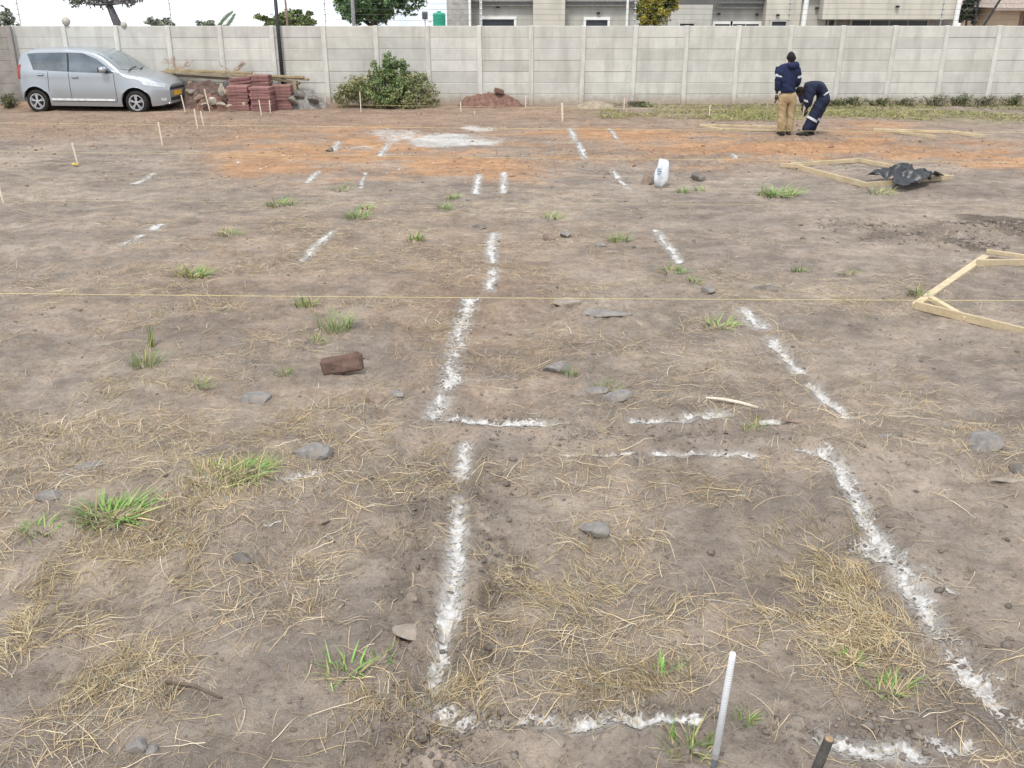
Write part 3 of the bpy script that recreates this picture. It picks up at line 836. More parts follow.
# ------------------------------------------------------------------ boundary wall
WY = 27.7; ROWH = .30; SP_ = 1.434
def wall_x(px): return at(px, 26, WY).x
def make_wall(name, lab, x_start, nb, y0, dx, dy, pm, cm, height_rows=7, z0=0.0, seed=1):
    rt = empty(name, (x_start, y0, 0)); tag(rt, lab, 'boundary wall', kind='thing')
    r = random.Random(seed)
    L = math.hypot(dx, dy); ang = math.atan2(dy, dx); Rm = Matrix.Rotation(ang, 4, 'Z')
    for i in range(nb + 1):
        c = Rm @ Vector((i * L, 0, 0)); t = r.uniform(.94, 1.05)
        mb = MB(); lean = r.uniform(-.011, .011)
        M = Rm @ Matrix.Rotation(lean, 4, 'Y')
        mb.box((c.x, c.y, z0 + .95), (.13, .13, 2.32), M, (t, t, t * .99), bev=.012)
        mb.build('post', pm, rt)
        if i < nb:
            mb = MB()
            for k in range(-1, height_rows):
                cc = Rm @ Vector(((i + .5) * L, .005 * r.uniform(-1, 1), 0))
                v = r.choice([.93, .965, .99, 1.0, 1.01, 1.04, 1.10]) * r.uniform(.98, 1.02)
                sag = r.uniform(-.003, .003)
                mb.box((cc.x, cc.y, z0 + ROWH * (k + .5)), (L - .10, .055, ROWH - .001), Rm @ Matrix.Rotation(sag * .25, 4, 'Y'), (v, v, v * r.uniform(.97, 1.0)), bev=.011)
            mb.build('panel', cm, rt)
    return rt
x0 = wall_x(531.5) - 7 * SP_ * 1 - SP_ * 3
while x0 - SP_ > wall_x(20) - .3: x0 -= SP_
make_wall('precast_wall', 'pale precast concrete panel wall with slim posts across the back', x0, 21, WY, SP_, 0, POSTC, CONC)
make_wall('side_wall', 'shade darkened brown grey concrete wall closing the far left corner', x0 - .03, 3, WY - .14, -1.434, -.35, DARKC, DARKC, seed=4)  # shaded return wall: its shade is put into the darker concrete colour

# electric fence on the wall
ef = empty('electric_fence', (0, WY, 2.1)); tag(ef, 'thin electric fence strands on slim rods along the wall top', 'electric fence')
for px in (21, 172, 326, 481, 634.5, 788, 940):
    p = at(px, 26, WY + .02)
    mb = MB(); mb.tube([(p.x, .02, -.16), (p.x, .02, .78)], .014, 6)
    for q in range(5): mb.tube([(p.x - .03, .0, .16 + q * .14), (p.x + .03, .0, .16 + q * .14)], .018, 6)
    mb.build('rod', GALV, ef)
for q in range(5):
    xs_ = np.linspace(x0, x0 + 21 * SP_, 64)
    mb = MB(); mb.tube([(x, 0, .16 + q * .14 - .02 * abs(math.sin(x * .68))) for x in xs_], .0035, 4)
    mb.build('strand', WIRE, ef)

# pole in front of the wall
b = G(281.8, 100); top = 3.4
p = at(282, 73, 27.57)
mb = MB(); mb.tube([(0, 0, -.2), (0, 0, top)], [.055, .05], 12)
pole = empty('lamp_pole', (p.x, 27.57, 0)); tag(pole, 'slim black steel pole standing before the wall behind the red slabs', 'pole')
mb.build('shaft', STEEL, pole, smooth=True)
mb = MB(); mb.lathe([(.0, .03), (.06, .03), (.06, -.02), (.05, -.02)], 16); o = mb.build('base_plate', STEEL, pole); o.location = (0, 0, .05)
mb = MB(); mb.tube([(0, 0, 3.3), (.0, -.25, 3.42), (0, -.5, 3.42)], .03, 8); mb.build('arm', STEEL, pole)

# globe lamps and floodlight on the wall
def globe(px, py, rpx, lab):
    p = at(px, py, WY); k = ppm(p); r = rpx / k
    rt = empty('globe_lamp', (p.x, WY, p.z)); tag(rt, lab, 'wall lamp', 'globe lamps on the wall')
    bm = bmesh.new(); bmesh.ops.create_uvsphere(bm, u_segments=20, v_segments=12, radius=r)
    me = bpy.data.meshes.new('globe'); bm.to_mesh(me); bm.free(); me.shade_smooth(); me.materials.append(GLOBE)
    link(bpy.data.objects.new('globe', me), rt)
    mb = MB(); zt = 2.12 - p.z; mb.lathe([(.0, zt - .02), (.05, zt - .02), (.045, -r * .75), (.0, -r * .75)], 12); mb.build('neck', GALV, rt, smooth=True)
globe(66, 21.5, 4.2, 'round globe lamp on the wall above the car')
globe(124, 25.0, 3.2, 'smaller globe lamp sunk behind the wall near the flat topped tree')
p = at(425, 19, WY)
fl = empty('floodlight', (p.x, WY, 2.1)); tag(fl, 'grey floodlight on a short bracket on the wall beside the green tank', 'floodlight')
mb = MB(); mb.tube([(0, 0, -.05), (0, 0, .22)], .016, 8); mb.build('bracket', GALV, fl)
mb = MB(); mb.box((0, 0, .27), (.16, .09, .20), Matrix.Rotation(R(-12), 4, 'X'), bev=.015); mb.build('housing', mat('grey metal housing', (.20, .21, .22), .5), fl)
mb = MB(); mb.box((0, -.052, .265), (.125, .008, .15), Matrix.Rotation(R(-12), 4, 'X')); mb.build('lens', GLASS, fl)
mb = MB(); mb.box((.13, -.02, .12), (.10, .07, .06), bev=.01); mb.build('sensor', mat('white sensor', (.55, .55, .55), .5), fl)
# far poles
for px, rr, lab, hh in [(353.5, .06, 'pale grey pole rising behind the wall in front of the round tree', 7), (287, .035, 'thin reddish pole behind the flat green tree', 6)]:
    p = at(px, 20, 34)
    rt = empty('utility_pole', (p.x, 34, 0)); tag(rt, lab, 'utility pole')
    mb = MB(); mb.tube([(0, 0, -.8), (0, 0, hh)], [rr * 1.15, rr * .9], 10); mb.build('shaft', GALV if rr > .05 else mat('rusty steel', (.30, .20, .17), .7), rt, smooth=True)
    mb = MB(); mb.box((0, 0, hh - .4), (.9, .07, .08)); mb.build('crossarm', OLDTIM, rt)

# ------------------------------------------------------------------ foliage
def leaf_cloud(clumps, n, size, cols, seed, flat=.0, droop=.2):
    """clumps: (x,y,z,rx,ry,rz,weight); returns verts, quads, cols"""
    r = np.random.default_rng(seed)
    w = np.array([c[6] for c in clumps], float); w /= w.sum()
    ci = r.choice(len(clumps), n, p=w); C = np.array([c[:6] for c in clumps])[ci]
    d = r.normal(0, 1, (n, 3)); d /= np.linalg.norm(d, axis=1, keepdims=True)
    rad = r.random((n, 1)) ** .42
    # twiggy sub-clumps
    sub = np.array([c[:3] for c in clumps])[ci]
    P = C[:, :3] + d * rad * C[:, 3:6]
    cell = np.floor(P / (size * 5)); jit = np.stack([_hash(cell[:, 0] + cell[:, 2] * 57, cell[:, 1], s) for s in (1, 2, 3)], 1) - .5
    P = P + jit * size * 6
    keep = _hash(cell[:, 0] * 3 + cell[:, 2] * 91, cell[:, 1], 9) > .22
    P = P[keep]; n = len(P); ci = ci[keep]; cell = cell[keep]
    nrm = r.normal(0, 1, (n, 3)); nrm[:, 2] += .6; nrm /= np.linalg.norm(nrm, axis=1, keepdims=True)
    a = np.cross(nrm, r.normal(0, 1, (n, 3))); a /= np.linalg.norm(a, axis=1, keepdims=True); b = np.cross(nrm, a)
    s = size * r.uniform(.6, 1.5, (n, 1))
    q = [P - a * s, P - b * s * .45, P + a * s, P + b * s * .45]
    V = np.stack(q, 1).reshape(-1, 3)
    Q = np.arange(n * 4).reshape(n, 4)
    cl = np.array(cols); tone = _hash(cell[:, 0] + 13 * cell[:, 2], cell[:, 1] * 7, 21)
    cc = cl[np.clip((tone * len(cl) + r.normal(0, .7, n)).astype(int), 0, len(cl) - 1)] * r.uniform(.75, 1.25, (n, 1))
    return V, Q, np.repeat(cc, 4, 0)

def limbs(mb, base, tip, r0, r1, n, spread, seed, levels=2, col=None):
    r = random.Random(seed); base = Vector(base); tip = Vector(tip)
    pts = []; d = tip - base
    for i in range(6):
        t = i / 5
        pts.append(base + d * t + Vector((r.uniform(-1, 1), r.uniform(-1, 1), 0)) * .03 * d.length * (t > 0))
    mb.tube(pts, [r0 + (r1 - r0) * i / 5 for i in range(6)], 8, col)
    if levels > 0:
        for k in range(n):
            t = r.uniform(.45, 1.0); s = pts[min(5, int(t * 5))]
            an = 2 * math.pi * k / n + r.uniform(-.5, .5)
            e = s + Vector((math.cos(an) * spread, math.sin(an) * spread, r.uniform(.25, .8) * spread))
            limbs(mb, s, e, r1 * .75, r1 * .25, max(2, n - 2), spread * .5, seed * 7 + k, levels - 1, col)

GREENS = [(.055, .105, .045), (.075, .14, .055), (.10, .175, .07), (.13, .21, .09)]  # leaf greens lightened, so haze is mixed into the colour
def tree(name, lab, Y, px_c, py_c, rx, rz, n, size, cols, seed, trunk=True, lobes=9, trunk_r=.14, cat='tree', ry=None):
    c = at(px_c, py_c, Y); k = ppm(c)
    rt = empty(name, (c.x, Y, 0)); tag(rt, lab, cat)
    RX, RZ = rx / k, rz / k * .93; RY = ry or RX
    r = random.Random(seed); cl = [(0, 0, c.z, RX * .62, RY * .62, RZ * .62, 2.0)]
    for i in range(lobes):
        an = 2 * math.pi * i / lobes + r.uniform(-.3, .3); el = r.uniform(-.75, .95)
        q = r.uniform(.42, .70)
        cl.append((math.cos(an) * RX * q * math.cos(el), math.sin(an) * RY * q * math.cos(el), c.z + math.sin(el) * RZ * .68, RX * r.uniform(.26, .42), RY * r.uniform(.26, .42), RZ * r.uniform(.25, .40), 1))
    V, Q, C = leaf_cloud(cl, n, size, cols, seed)
    mesh_np('crown', V, Q, LEAF, col=C, parent=rt, smooth=False)
    mb = MB(); zt = max(c.z, .8)
    limbs(mb, (0, 0, float(hgt(c.x, Y)) - .2), (r.uniform(-.1, .1) * RX, 0, zt), trunk_r, trunk_r * .6, 5, RX * .5, seed, 2)
    mb.build('trunk', BARK, rt, smooth=True)
    return rt
tree('broadleaf_tree', 'big round dark green tree rising behind the wall', 46, 376, -8, 50, 44, 30000, .085, GREENS, 3, lobes=14, trunk_r=.22)
tree('broadleaf_tree', 'low flat topped light green tree behind the black pole', 44, 290, 24, 36, 13, 11000, .075, [(.10, .14, .05), (.15, .19, .07), (.20, .24, .10)], 8, lobes=9, trunk_r=.1, ry=1.4)
tree('garden_tree', 'yellow and green bushy tree between the wall and the house', 30.5, 655, 8, 27, 30, 14000, .04, [(.08, .12, .03), (.20, .19, .04), (.42, .33, .05), (.34, .30, .06)], 12, lobes=11, trunk_r=.07)
tree('cypress', 'dark narrow evergreen beside the end of the house', 50, 969, 6, 13, 26, 5000, .075, [(.04, .055, .035), (.06, .07, .045), (.09, .09, .06)], 15, lobes=7, trunk_r=.08)
# line of distant low crowns behind the left wall
for i, (px, py, rx, rz, lab) in enumerate([(158, 24, 16, 6, 'faint far crown right of the flat topped tree'), (205, 27, 12, 5, 'small far crown left of the leaning frond'), (4, 20, 12, 14, 'haze paled green tree at the far left edge')]):
    tree('distant_tree', lab, 70, px, py, rx, rz, 1500, .11, [(.20, .23, .18), (.26, .28, .22)], 50 + i, lobes=6, trunk_r=.1)  # haze of distance painted into the pale grey green leaves
# flat topped tree on the left: leaning trunk and thin spreading branches
b0 = at(119, 28, 42); t0 = at(109, 4, 42)
rt = empty('umbrella_tree', (b0.x, 42, 0)); tag(rt, 'flat topped tree with a leaning grey trunk behind the car', 'tree')
mb = MB(); tr = Vector((t0.x - b0.x, 0, t0.z))
mb.tube([(.35, 0, -1.0), (.12, 0, .9), (0, 0, b0.z), tr * .98 + Vector((.0, 0, .0))], [.26, .22, .18, .13], 10)
rr_ = random.Random(4)
for k in range(10):
    an = k * .63; e = tr + Vector((math.cos(an) * rr_.uniform(.9, 1.5), math.sin(an) * 1.5, rr_.uniform(.0, .45)))
    mid_ = (tr + e) / 2 + Vector((0, 0, rr_.uniform(-.06, .1)))
    mb.tube([tr, mid_, e], [.07, .045, .015], 6)
    for q in range(4):
        s = mid_ + (e - mid_) * rr_.uniform(0, .9); mb.tube([s, s + Vector((rr_.uniform(-.4, .4), rr_.uniform(-.4, .4), rr_.uniform(-.12, .3)))], [.018, .006], 5)
mb.build('trunk', mat('grey bark', (.14, .13, .14), .9, var=.2), rt, smooth=True)
cl = [(tr.x + math.cos(a) * rr_.uniform(.5, 1.4), math.sin(a) * 1.2, tr.z + rr_.uniform(.05, .5), .5, .5, .14, 1) for a in np.linspace(0, 6, 16)]
V, Q, C = leaf_cloud(cl, 2600, .06, [(.09, .10, .08), (.13, .14, .11)], 31); mesh_np('crown', V, Q, LEAF, col=C, parent=rt, smooth=False)

# leaning frond plant
p0 = at(213, 27, 36); p1 = at(234, 12.5, 36)
rt = empty('frond_plant', (p0.x, 36, 0)); tag(rt, 'grey green leaning frond poking above the wall', 'plant')
def frond(mb, a, b, w):
    a = Vector(a); b = Vector(b); d = b - a; n = 14
    mb.tube([a + d * t for t in (0, .5, 1)], [.02, .015, .004], 5)
    side = Vector((-d.z, 0, d.x)).normalized()
    for i in range(n):
        t = .15 + .85 * i / n
        for sgn in (-1, 1):
            s = a + d * t; L = w * math.sin(math.pi * min(t * .85 + .1, 1)) + .05
            e = s + d.normalized() * L * .9 + side * sgn * L + Vector((0, sgn * .05, 0))
            m_ = (s + e) / 2
            mb.add([s, m_ + d.normalized() * .05, e, m_ - d.normalized() * .05], [(0, 1, 2, 3)], (.11, .15, .10))
mb = MB()
frond(mb, (0, 0, p0.z - .3), (p1.x - p0.x, 0, p1.z), .17); frond(mb, (0, .1, p0.z - .5), (-.5, .2, p0.z + .12), .14); frond(mb, (0, -.1, p0.z - .4), (.45, -.3, p0.z + .1), .13)
mb.build('frond', LEAF, rt)
mb = MB(); mb.tube([(0, 0, -.6), (0, 0, p0.z - .25)], [.08, .06], 8); mb.build('stem', BARK, rt)

# big shrub before the wall
def shrub(name, lab, base, parts_, seed, cat='shrub', stems=14):
    rt = empty(name, base); tag(rt, lab, cat)
    V = []; Q = []; C = []; off = 0
    for cl, n, size, cols in parts_:
        v, q, c = leaf_cloud(cl, n, size, cols, seed + off % 97)
        V.append(v); Q.append(q + off); C.append(c); off += len(v)
    mesh_np('foliage', np.concatenate(V), np.concatenate(Q), LEAF, col=np.concatenate(C), parent=rt, smooth=False)
    mb = MB(); r = random.Random(seed)
    allc = [c for p_ in parts_ for c in p_[0]]
    for k in range(stems):
        c = r.choice(allc)
        e = Vector((c[0] + r.uniform(-.7, .7) * c[3], c[1] + r.uniform(-.5, .5) * c[4], max(.15, c[2] + r.uniform(.2, 1.1) * c[5])))
        s = Vector((c[0] * .45 + r.uniform(-.1, .1), c[1] * .4, -.05))
        mb.tube([s, (s + e) / 2 + Vector((r.uniform(-.1, .1), 0, .08)), e], [.022, .014, .005], 5)
    mb.build('stems', BARK, rt)
    return rt
b = G(388, 106)
GR = [(.12, .18, .07), (.16, .23, .09), (.21, .28, .11), (.26, .31, .14)]; DRYG = [(.20, .21, .09), (.27, .25, .12), (.17, .19, .08), (.33, .30, .17)]; OLV = [(.15, .19, .08), (.20, .24, .10), (.24, .27, .12), (.28, .26, .13)]
yb = 27.05
bx = at(388, 100, yb).x
shrub('wild_shrub', 'wild green shrub with dry brown edges growing against the wall', (bx, yb, 0), [
  ([(.05, 0, .85, .42, .38, .36, 2), (.15, 0, 1.2, .2, .2, .22, .6), (-.3, 0, .55, .45, .4, .35, 1.6), (.35, -.1, .5, .45, .4, .35, 1.6), (.1, -.3, .35, .6, .25, .3, 1.2), (-.05, .05, 1.25, .07, .07, .18, .2), (.42, .05, 1.02, .12, .12, .18, .25)], 9500, .036, GR),
  ([(-.65, -.05, .48, .5, .4, .34, 1.2), (.55, -.05, .55, .45, .4, .40, 1.2), (.05, -.2, .4, 1.0, .4, .34, 1.4), (-.25, 0, .95, .18, .2, .25, .35), (.55, 0, .98, .14, .15, .16, .2), (.95, 0, .72, .2, .2, .16, .25), (-1.0, 0, .55, .22, .2, .14, .2)], 7000, .034, OLV),
  ([(-.8, 0, .50, .5, .38, .40, 1.2), (-1.2, 0, .28, .35, .3, .28, .7), (.85, 0, .48, .48, .35, .42, 1.2), (1.2, -.05, .25, .3, .25, .25, .6), (.3, -.35, .2, .8, .2, .18, 1)], 7500, .030, DRYG)], 61, stems=30)
# weeds along the foot of the wall at right
WEEDS = [(850,104,40,14,'short dark weed clump at wall foot right of the bending man'),(880,107,36,11,'low green weed clump right of the first wall weeds'),(905,106,30,12,'grey dry weed clump beneath the leaning post'),(935,104,34,17,'tall dry weed clump in the middle of the right wall'),
         (960,104,34,18,'dense olive weed clump left of the last post'),(985,104,30,15,'brownish weed clump beneath the last post'),(1012,103,30,17,'dark weed clump at the right edge of the wall'),(835,106,20,8,'little green weed clump behind the bending man'),(640,106,30,4,'thin weeds at wall foot near the sand heap'),
         (8,92,16,18,'dark weed clump in the left wall corner')]
for i, (px, py, wp, hp, lab) in enumerate(WEEDS):
    Yb = 27.25; c = at(px, 103, Yb); k = ppm(c); w = wp / k / 2; h_ = hp / k * .72
    cols = [(.10, .13, .05), (.14, .16, .07), (.19, .17, .09)] if i not in (2, 3, 5) else [(.20, .18, .12), (.15, .15, .08), (.24, .22, .15)]
    shrub('wall_weed', lab, (c.x, Yb, .0), [([(-w * .4, 0, h_ * .4, w * .6, .2, h_ * .45, 1), (w * .4, 0, h_ * .45, w * .6, .2, h_ * .5, 1), (0, -.1, h_ * .5, w * .5, .2, h_ * .5, 1)], 1100, .022, cols)], 70 + i, 'weed', 12)

# ------------------------------------------------------------------ houses beyond the wall
def house_main():
    Y = 36.0
    rt = empty('house', (at(700, 26, Y).x, Y, 0)); tag(rt, 'long grey plastered house with dark windows behind the wall', 'house')
    ox = rt.location.x
    def X(px, y=Y): return at(px, 20, y).x - ox
    def Zp(py, y=Y): return at(512, py, y).z
    def wallbox(name, pxa, pxb, y, z1, m, depth=.3, z0=-1.6):
        mb = MB(); a, b_ = X(pxa, y), X(pxb, y)
        mb.box(((a + b_) / 2, y - Y + depth / 2, (z0 + z1) / 2), (b_ - a, depth, z1 - z0), bev=.01); return mb.build(name, m, rt)
    wallbox('wall', 447, 470.5, 35.2, 4.0, PLASTERD, 1.2)          # rough block at the left end
    wallbox('wall', 470.7, 640, 36.0, 3.0, PLASTER)
    wallbox('wall', 533, 565, 35.5, 4.0, CREAM, .5)              # chimney breast
    wallbox('wall', 640.2, 765, 36.2, 3.0, PLASTER)
    wallbox('wall', 668, 712, 35.7, 2.52, PLASTER, .45)
    wallbox('wall', 765.3, 800, 35.6, 3.0, CREAM, .5)
    wallbox('wall', 800.2, 826, 35.9, 3.0, PLASTER)
    wallbox('wall', 826.2, 957, 36.3, 3.0, DARKC)
    wallbox('parapet', 822, 957, 35.3, 3.0, CREAM, .7, z0=Zp(19.5, 35.3))
    for a, b_, z, yy in [(471, 533, 2.50, 35.9), (565, 640, 2.50, 35.9), (716, 765, 2.42, 36.1), (471, 533, 2.66, 35.8), (565, 640, 2.66, 35.8), (716, 765, 2.60, 36.0)]:
        mb = MB(); xa, xb = X(a), X(b_); mb.box(((xa + xb) / 2, yy - Y, z), (xb - xa, .14, .05)); mb.build('fascia', mat('grey fascia', (.30, .30, .29), .7), rt)
    def window(pxa, pxb, pytop, y, h=1.0, fr=True, bars=0):
        a, b_ = X(pxa, y), X(pxb, y); zt = Zp(pytop, y); yy = y - Y
        f = MB(); fw = .09
        f.box((a - fw / 2, yy - .02, zt - h / 2), (fw, .08, h + .02)); f.box((b_ + fw / 2, yy - .02, zt - h / 2), (fw, .08, h + .02)); f.box(((a + b_) / 2, yy - .022, zt + fw / 2), (b_ - a + 2 * fw, .08, fw))
        for i in range(bars): f.box((a + (b_ - a) * (i + 1) / (bars + 1), yy - .0, zt - h / 2), (.03, .03, h))
        fo = f.build('window', WHITEP if fr else PLASTER, rt)
        g = MB(); g.box(((a + b_) / 2, yy - .004, zt - h / 2), (b_ - a, .012, h)); g.build('pane', GLASS, fo)
    window(482, 514, 19.2, 36.0); window(586, 607.5, 19.8, 36.0); window(680, 694, 23.6, 35.7, bars=0, fr=False); window(715, 730, 24.0, 36.2, bars=0); window(733, 759, 24.0, 36.2, bars=1)
    window(772, 786, 21.5, 35.6, fr=False, bars=0); window(852, 927, 20.3, 36.3, fr=False, bars=3); window(829, 834, 19.5, 36.3, fr=False, bars=0)
    for px, y in [(470, 34.9), (627, 35.7), (481, 35.5)]:
        mb = MB(); mb.tube([(X(px, y), y - Y, -.1), (X(px, y), y - Y, 3.0)], .045, 8); mb.build('downpipe', WHITEP, rt)
    for px in (804, 956):
        mb = MB(); mb.tube([(X(px, 35.2) - .05, 35.2 - Y, -.1), (X(px, 35.2) + .02, 35.2 - Y, 2.9)], .085, 8); mb.build('downpipe', WHITEP, rt)
    for px, py, y in [(598, 13, 35.98), (498, 7, 35.98), (777, 15, 35.58), (718, 14, 36.18), (756, 14.5, 36.18), (895, 6.5, 35.28), (815, 8, 35.88)]:
        mb = MB(); z = Zp(py, y); mb.box((X(px, y), y - Y - .06, z), (.12, .12, .07), bev=.02); mb.build('wall_light', STEEL, rt)
    mb = MB()
    xa, xb = X(471), X(957); mb.add([(xa - .4, -.35, 3.02), (xb + .4, -.35, 3.02), (xb - 2.5, 4.2, 4.5), (xa + 2.5, 4.2, 4.5), (xa - .4, -.35, 2.9), (xb + .4, -.35, 2.9), (xa - .4, 8.6, 3.02), (xb + .4, 8.6, 3.02)],
                                     [(0, 1, 2, 3), (4, 5, 1, 0), (3, 2, 7, 6), (0, 3, 6), (1, 7, 2)])
    mb.build('roof', TILE, rt)
    for cc, dd in ((((xa + xb) / 2, 8.3, .7), (xb - xa, .3, 4.4)), ((xa + .15, 4.3, .7), (.3, 7.7, 4.4)), ((xb - .15, 4.5, .7), (.3, 7.3, 4.4))):
        mb = MB(); mb.box(cc, dd); mb.build('wall', PLASTER, rt)
house_main()
Y = 48.0; c = at(1030, 20, Y)
rt = empty('house', (c.x, Y, 0)); tag(rt, 'peach house with a tiled roof at the right edge behind the wall', 'house')
mb = MB(); mb.box((.8, 2, .58), (4.6, 4, 3.3), bev=.01); mb.build('wall', PEACH, rt)
mb = MB(); mb.add([(-2.0, -.5, 2.22), (3.6, -.5, 2.22), (3.1, 2, 3.4), (-.6, 2, 3.4), (-2.0, 4.5, 2.22), (3.6, 4.5, 2.22), (-2.0, -.5, 2.1), (3.6, -.5, 2.1)], [(0, 1, 2, 3), (3, 2, 5, 4), (0, 3, 4), (1, 5, 2), (6, 7, 1, 0)]); mb.build('roof', TILE, rt)
f = MB(); f.box((.35, -.02, 1.45), (1.7, .06, 1.1)); fo = f.build('window', mat('brown frame', (.20, .12, .08), .6), rt)
f = MB(); f.box((.4, -.056, 1.45), (1.5, .012, .95)); f.build('pane', GLASS, fo)
# two thin poles with stay by the cypress
rt = empty('stayed_pole', (at(975, 20, 40).x, 40, 0)); tag(rt, 'dark pole with a slanting stay between the evergreen and the peach house', 'pole')
mb = MB(); mb.tube([(0, 0, -1), (0, 0, 4.5)], .05, 8); mb.build('shaft', STEEL, rt)
mb = MB(); mb.tube([(.0, 0, .9), (1.7, 0, 4.4)], .045, 8); mb.build('stay', STEEL, rt)
# green water tank
p = at(439, 12, 58); rt = empty('water_tank', (p.x, 58, 0)); tag(rt, 'green plastic water tank beside the house end', 'water tank')
r_ = 6.3 / ppm(p); z = p.z
mb = MB(); prof = [(0, z), (r_ * .35, z - .01), (r_ * .93, z - .07), (r_, z - .14)]
for i in range(5): prof += [(r_, z - .2 - i * .18), (r_ * .975, z - .24 - i * .18), (r_, z - .28 - i * .18)]
prof += [(r_, z - 1.1), (0, z - 1.1)]
mb.lathe(prof, 28); mb.build('tank', TANK, rt, smooth=True)
mb = MB(); mb.lathe([(0, .05), (r_ * .3, .05), (r_ * .3, 0)], 16); o = mb.build('lid', TANK, rt); o.location = (0, 0, z)
mb = MB(); mb.lathe([(0, z - 1.1), (r_ * 1.1, z - 1.1), (r_ * 1.1, -1.8)], 16); mb.build('stand', PLASTER, rt)

# ------------------------------------------------------------------ car
PAINT = bpy.data.materials.new('silver car paint'); n_ = NT(PAINT)
n_.put(n_.b.inputs['Base Color'], n_.mix(n_.ramp(n_.noise(2.2, 6, .6), .4, .75, 0, .35), (.40, .43, .46), (.36, .36, .355)))
n_.b.inputs['Metallic'].default_value = .55; n_.b.inputs['Roughness'].default_value = .33; n_.b.inputs['Coat Weight'].default_value = .5; n_.b.inputs['Coat Roughness'].default_value = .12
TYRE = mat('tyre rubber', (.022, .021, .020), .85, var=.2, scale=20, dirt=(.09, .07, .055, .5))
RIM = mat('alloy rim', (.55, .56, .58), .35, metal=.6, var=.1)
CARGLASS = mat('tinted car glass', (.06, .08, .095), .05, var=.55, scale=1.6, spec=1.0, coat=1.0)
DARKPL = mat('dark trim plastic', (.03, .03, .032), .6)
LAMPC = mat('clear lamp lens', (.60, .63, .65), .12, var=.2, scale=9, spec=.6, coat=.6)
LAMPR = mat('red lamp lens', (.35, .04, .035), .2, spec=.6)
PLATE = mat('yellow number plate', (.75, .42, .05), .5)
CHROME = mat('bright trim', (.72, .74, .76), .35)
def car():
    base = G(86.9, 111.5); 
    zc_ = float(min(hgt(base.x + a_, base.y + b_) for a_ in (-1.4, 1.4) for b_ in (0.0, .1)))
    rt = empty('parked_car', (base.x + .16, base.y + .76, zc_ - .025), R(-7)); rt.scale = (1.045, 1.0, 1.02)
    tag(rt, 'silver hatchback parked side on before the wall facing right', 'car')
    kx = [-1.90, -1.88, -1.83, -1.76, -1.64, -1.45, -1.1, -.5, .0, .32, .55, .8, 1.08, 1.3, 1.6, 1.82, 1.96, 2.05, 2.11]
    kz = [.80, 1.00, 1.22, 1.42, 1.54, 1.585, 1.61, 1.625, 1.60, 1.545, 1.44, 1.26, 1.04, .995, .955, .905, .845, .78, .69]
    wx = [-1.90, -1.86, -1.75, -1.5, -.8, .4, 1.2, 1.6, 1.82, 1.95, 2.05, 2.11]
    ww = [.60, .70, .78, .83, .845, .845, .84, .80, .72, .63, .53, .42]
    T = lambda x: float(np.interp(x, kx, kz)); w0 = lambda x: float(np.interp(x, wx, ww))
    # smoother profile
    gx = np.linspace(-1.90, 2.11, 400); gz = np.interp(gx, kx, kz); gw = np.interp(gx, wx, ww)
    ker = np.hanning(25); ker /= ker.sum()
    gz = np.convolve(np.pad(gz, 12, 'edge'), ker, 'valid'); gw = np.convolve(np.pad(gw, 12, 'edge'), ker, 'valid')
    T = lambda x: float(np.interp(x, gx, gz)); w0 = lambda x: float(np.interp(x, gx, gw))
    rw, ra = .295, .375
    def zb(x):
        b = float(np.interp(x, [-1.9, -1.7, -1.3, 1.5, 1.9, 2.11], [.34, .24, .19, .19, .21, .26]))
        for c in (-1.35, 1.35):
            if abs(x - c) < ra: b = max(b, rw + math.sqrt(ra * ra - (x - c) ** 2) * 1.0)
        return b
    def section(x, n=40):
        t, w, b = T(x), w0(x), zb(x)
        belt = min(1.03, t - .10); gh = max(0, min(1, (t - belt - .1) / .48))
        yc = w * (.95 - .20 * gh); zc = t - .085
        flare = 0
        for c in (-1.35, 1.35):
            d = abs(x - c)
            if d < .52: flare = .022 * (1 - max(0, (d - ra) / .15)) if d > ra else .022
        zmid = min(max(.58, b + .02), belt - .05)
        pts = [(w * .95 + flare, b), (w * .985 + flare, b + (zmid - b) * .4), (w + flare * .3, zmid), (w * .985, zmid + (belt - zmid) * .55), (w * .962, belt),
               (w * .962 + (yc - w * .962) * .55, belt + (zc - belt) * .5), (yc, zc), (yc - .05, t - .035), (yc * .72, t - .008), (yc * .38, t + .004), (0, t + .008)]
        # resample with Catmull-Rom
        out = []
        P = [np.array(p) for p in pts]; P = [2 * P[0] - P[1]] + P + [2 * P[-1] - P[-2]]
        per = 5
        for i in range(1, len(P) - 2):
            for k in range(per):
                u = k / per
                out.append(.5 * ((2 * P[i]) + (-P[i - 1] + P[i + 1]) * u + (2 * P[i - 1] - 5 * P[i] + 4 * P[i + 1] - P[i + 2]) * u * u + (-P[i - 1] + 3 * P[i] - 3 * P[i + 1] + P[i + 2]) * u ** 3))
        out.append(P[-2])
        return np.array(out)
    xs = set(np.linspace(-1.90, 2.11, 90).tolist())
    for c in (-1.35, 1.35):
        for a in np.linspace(0, math.pi, 25): xs.add(c + ra * math.cos(a))
        xs.add(c + ra + .004); xs.add(c - ra - .004)
    xs = sorted(xs)
    secs = [section(x) for x in xs]; m = len(secs[0])
    mb = MB()
    vs = []
    for x, s in zip(xs, secs):
        for y, z in s: vs.append((x, -y, z))
        for y, z in s[-2::-1]: vs.append((x, y, z))
    L = 2 * m - 1; fs = []
    for i in range(len(xs) - 1):
        for k in range(L - 1): fs.append((i * L + k, i * L + k + 1, (i + 1) * L + k + 1, (i + 1) * L + k))
    fs.append(tuple(range(L))); fs.append(tuple((len(xs) - 1) * L + k for k in range(L))[::-1])
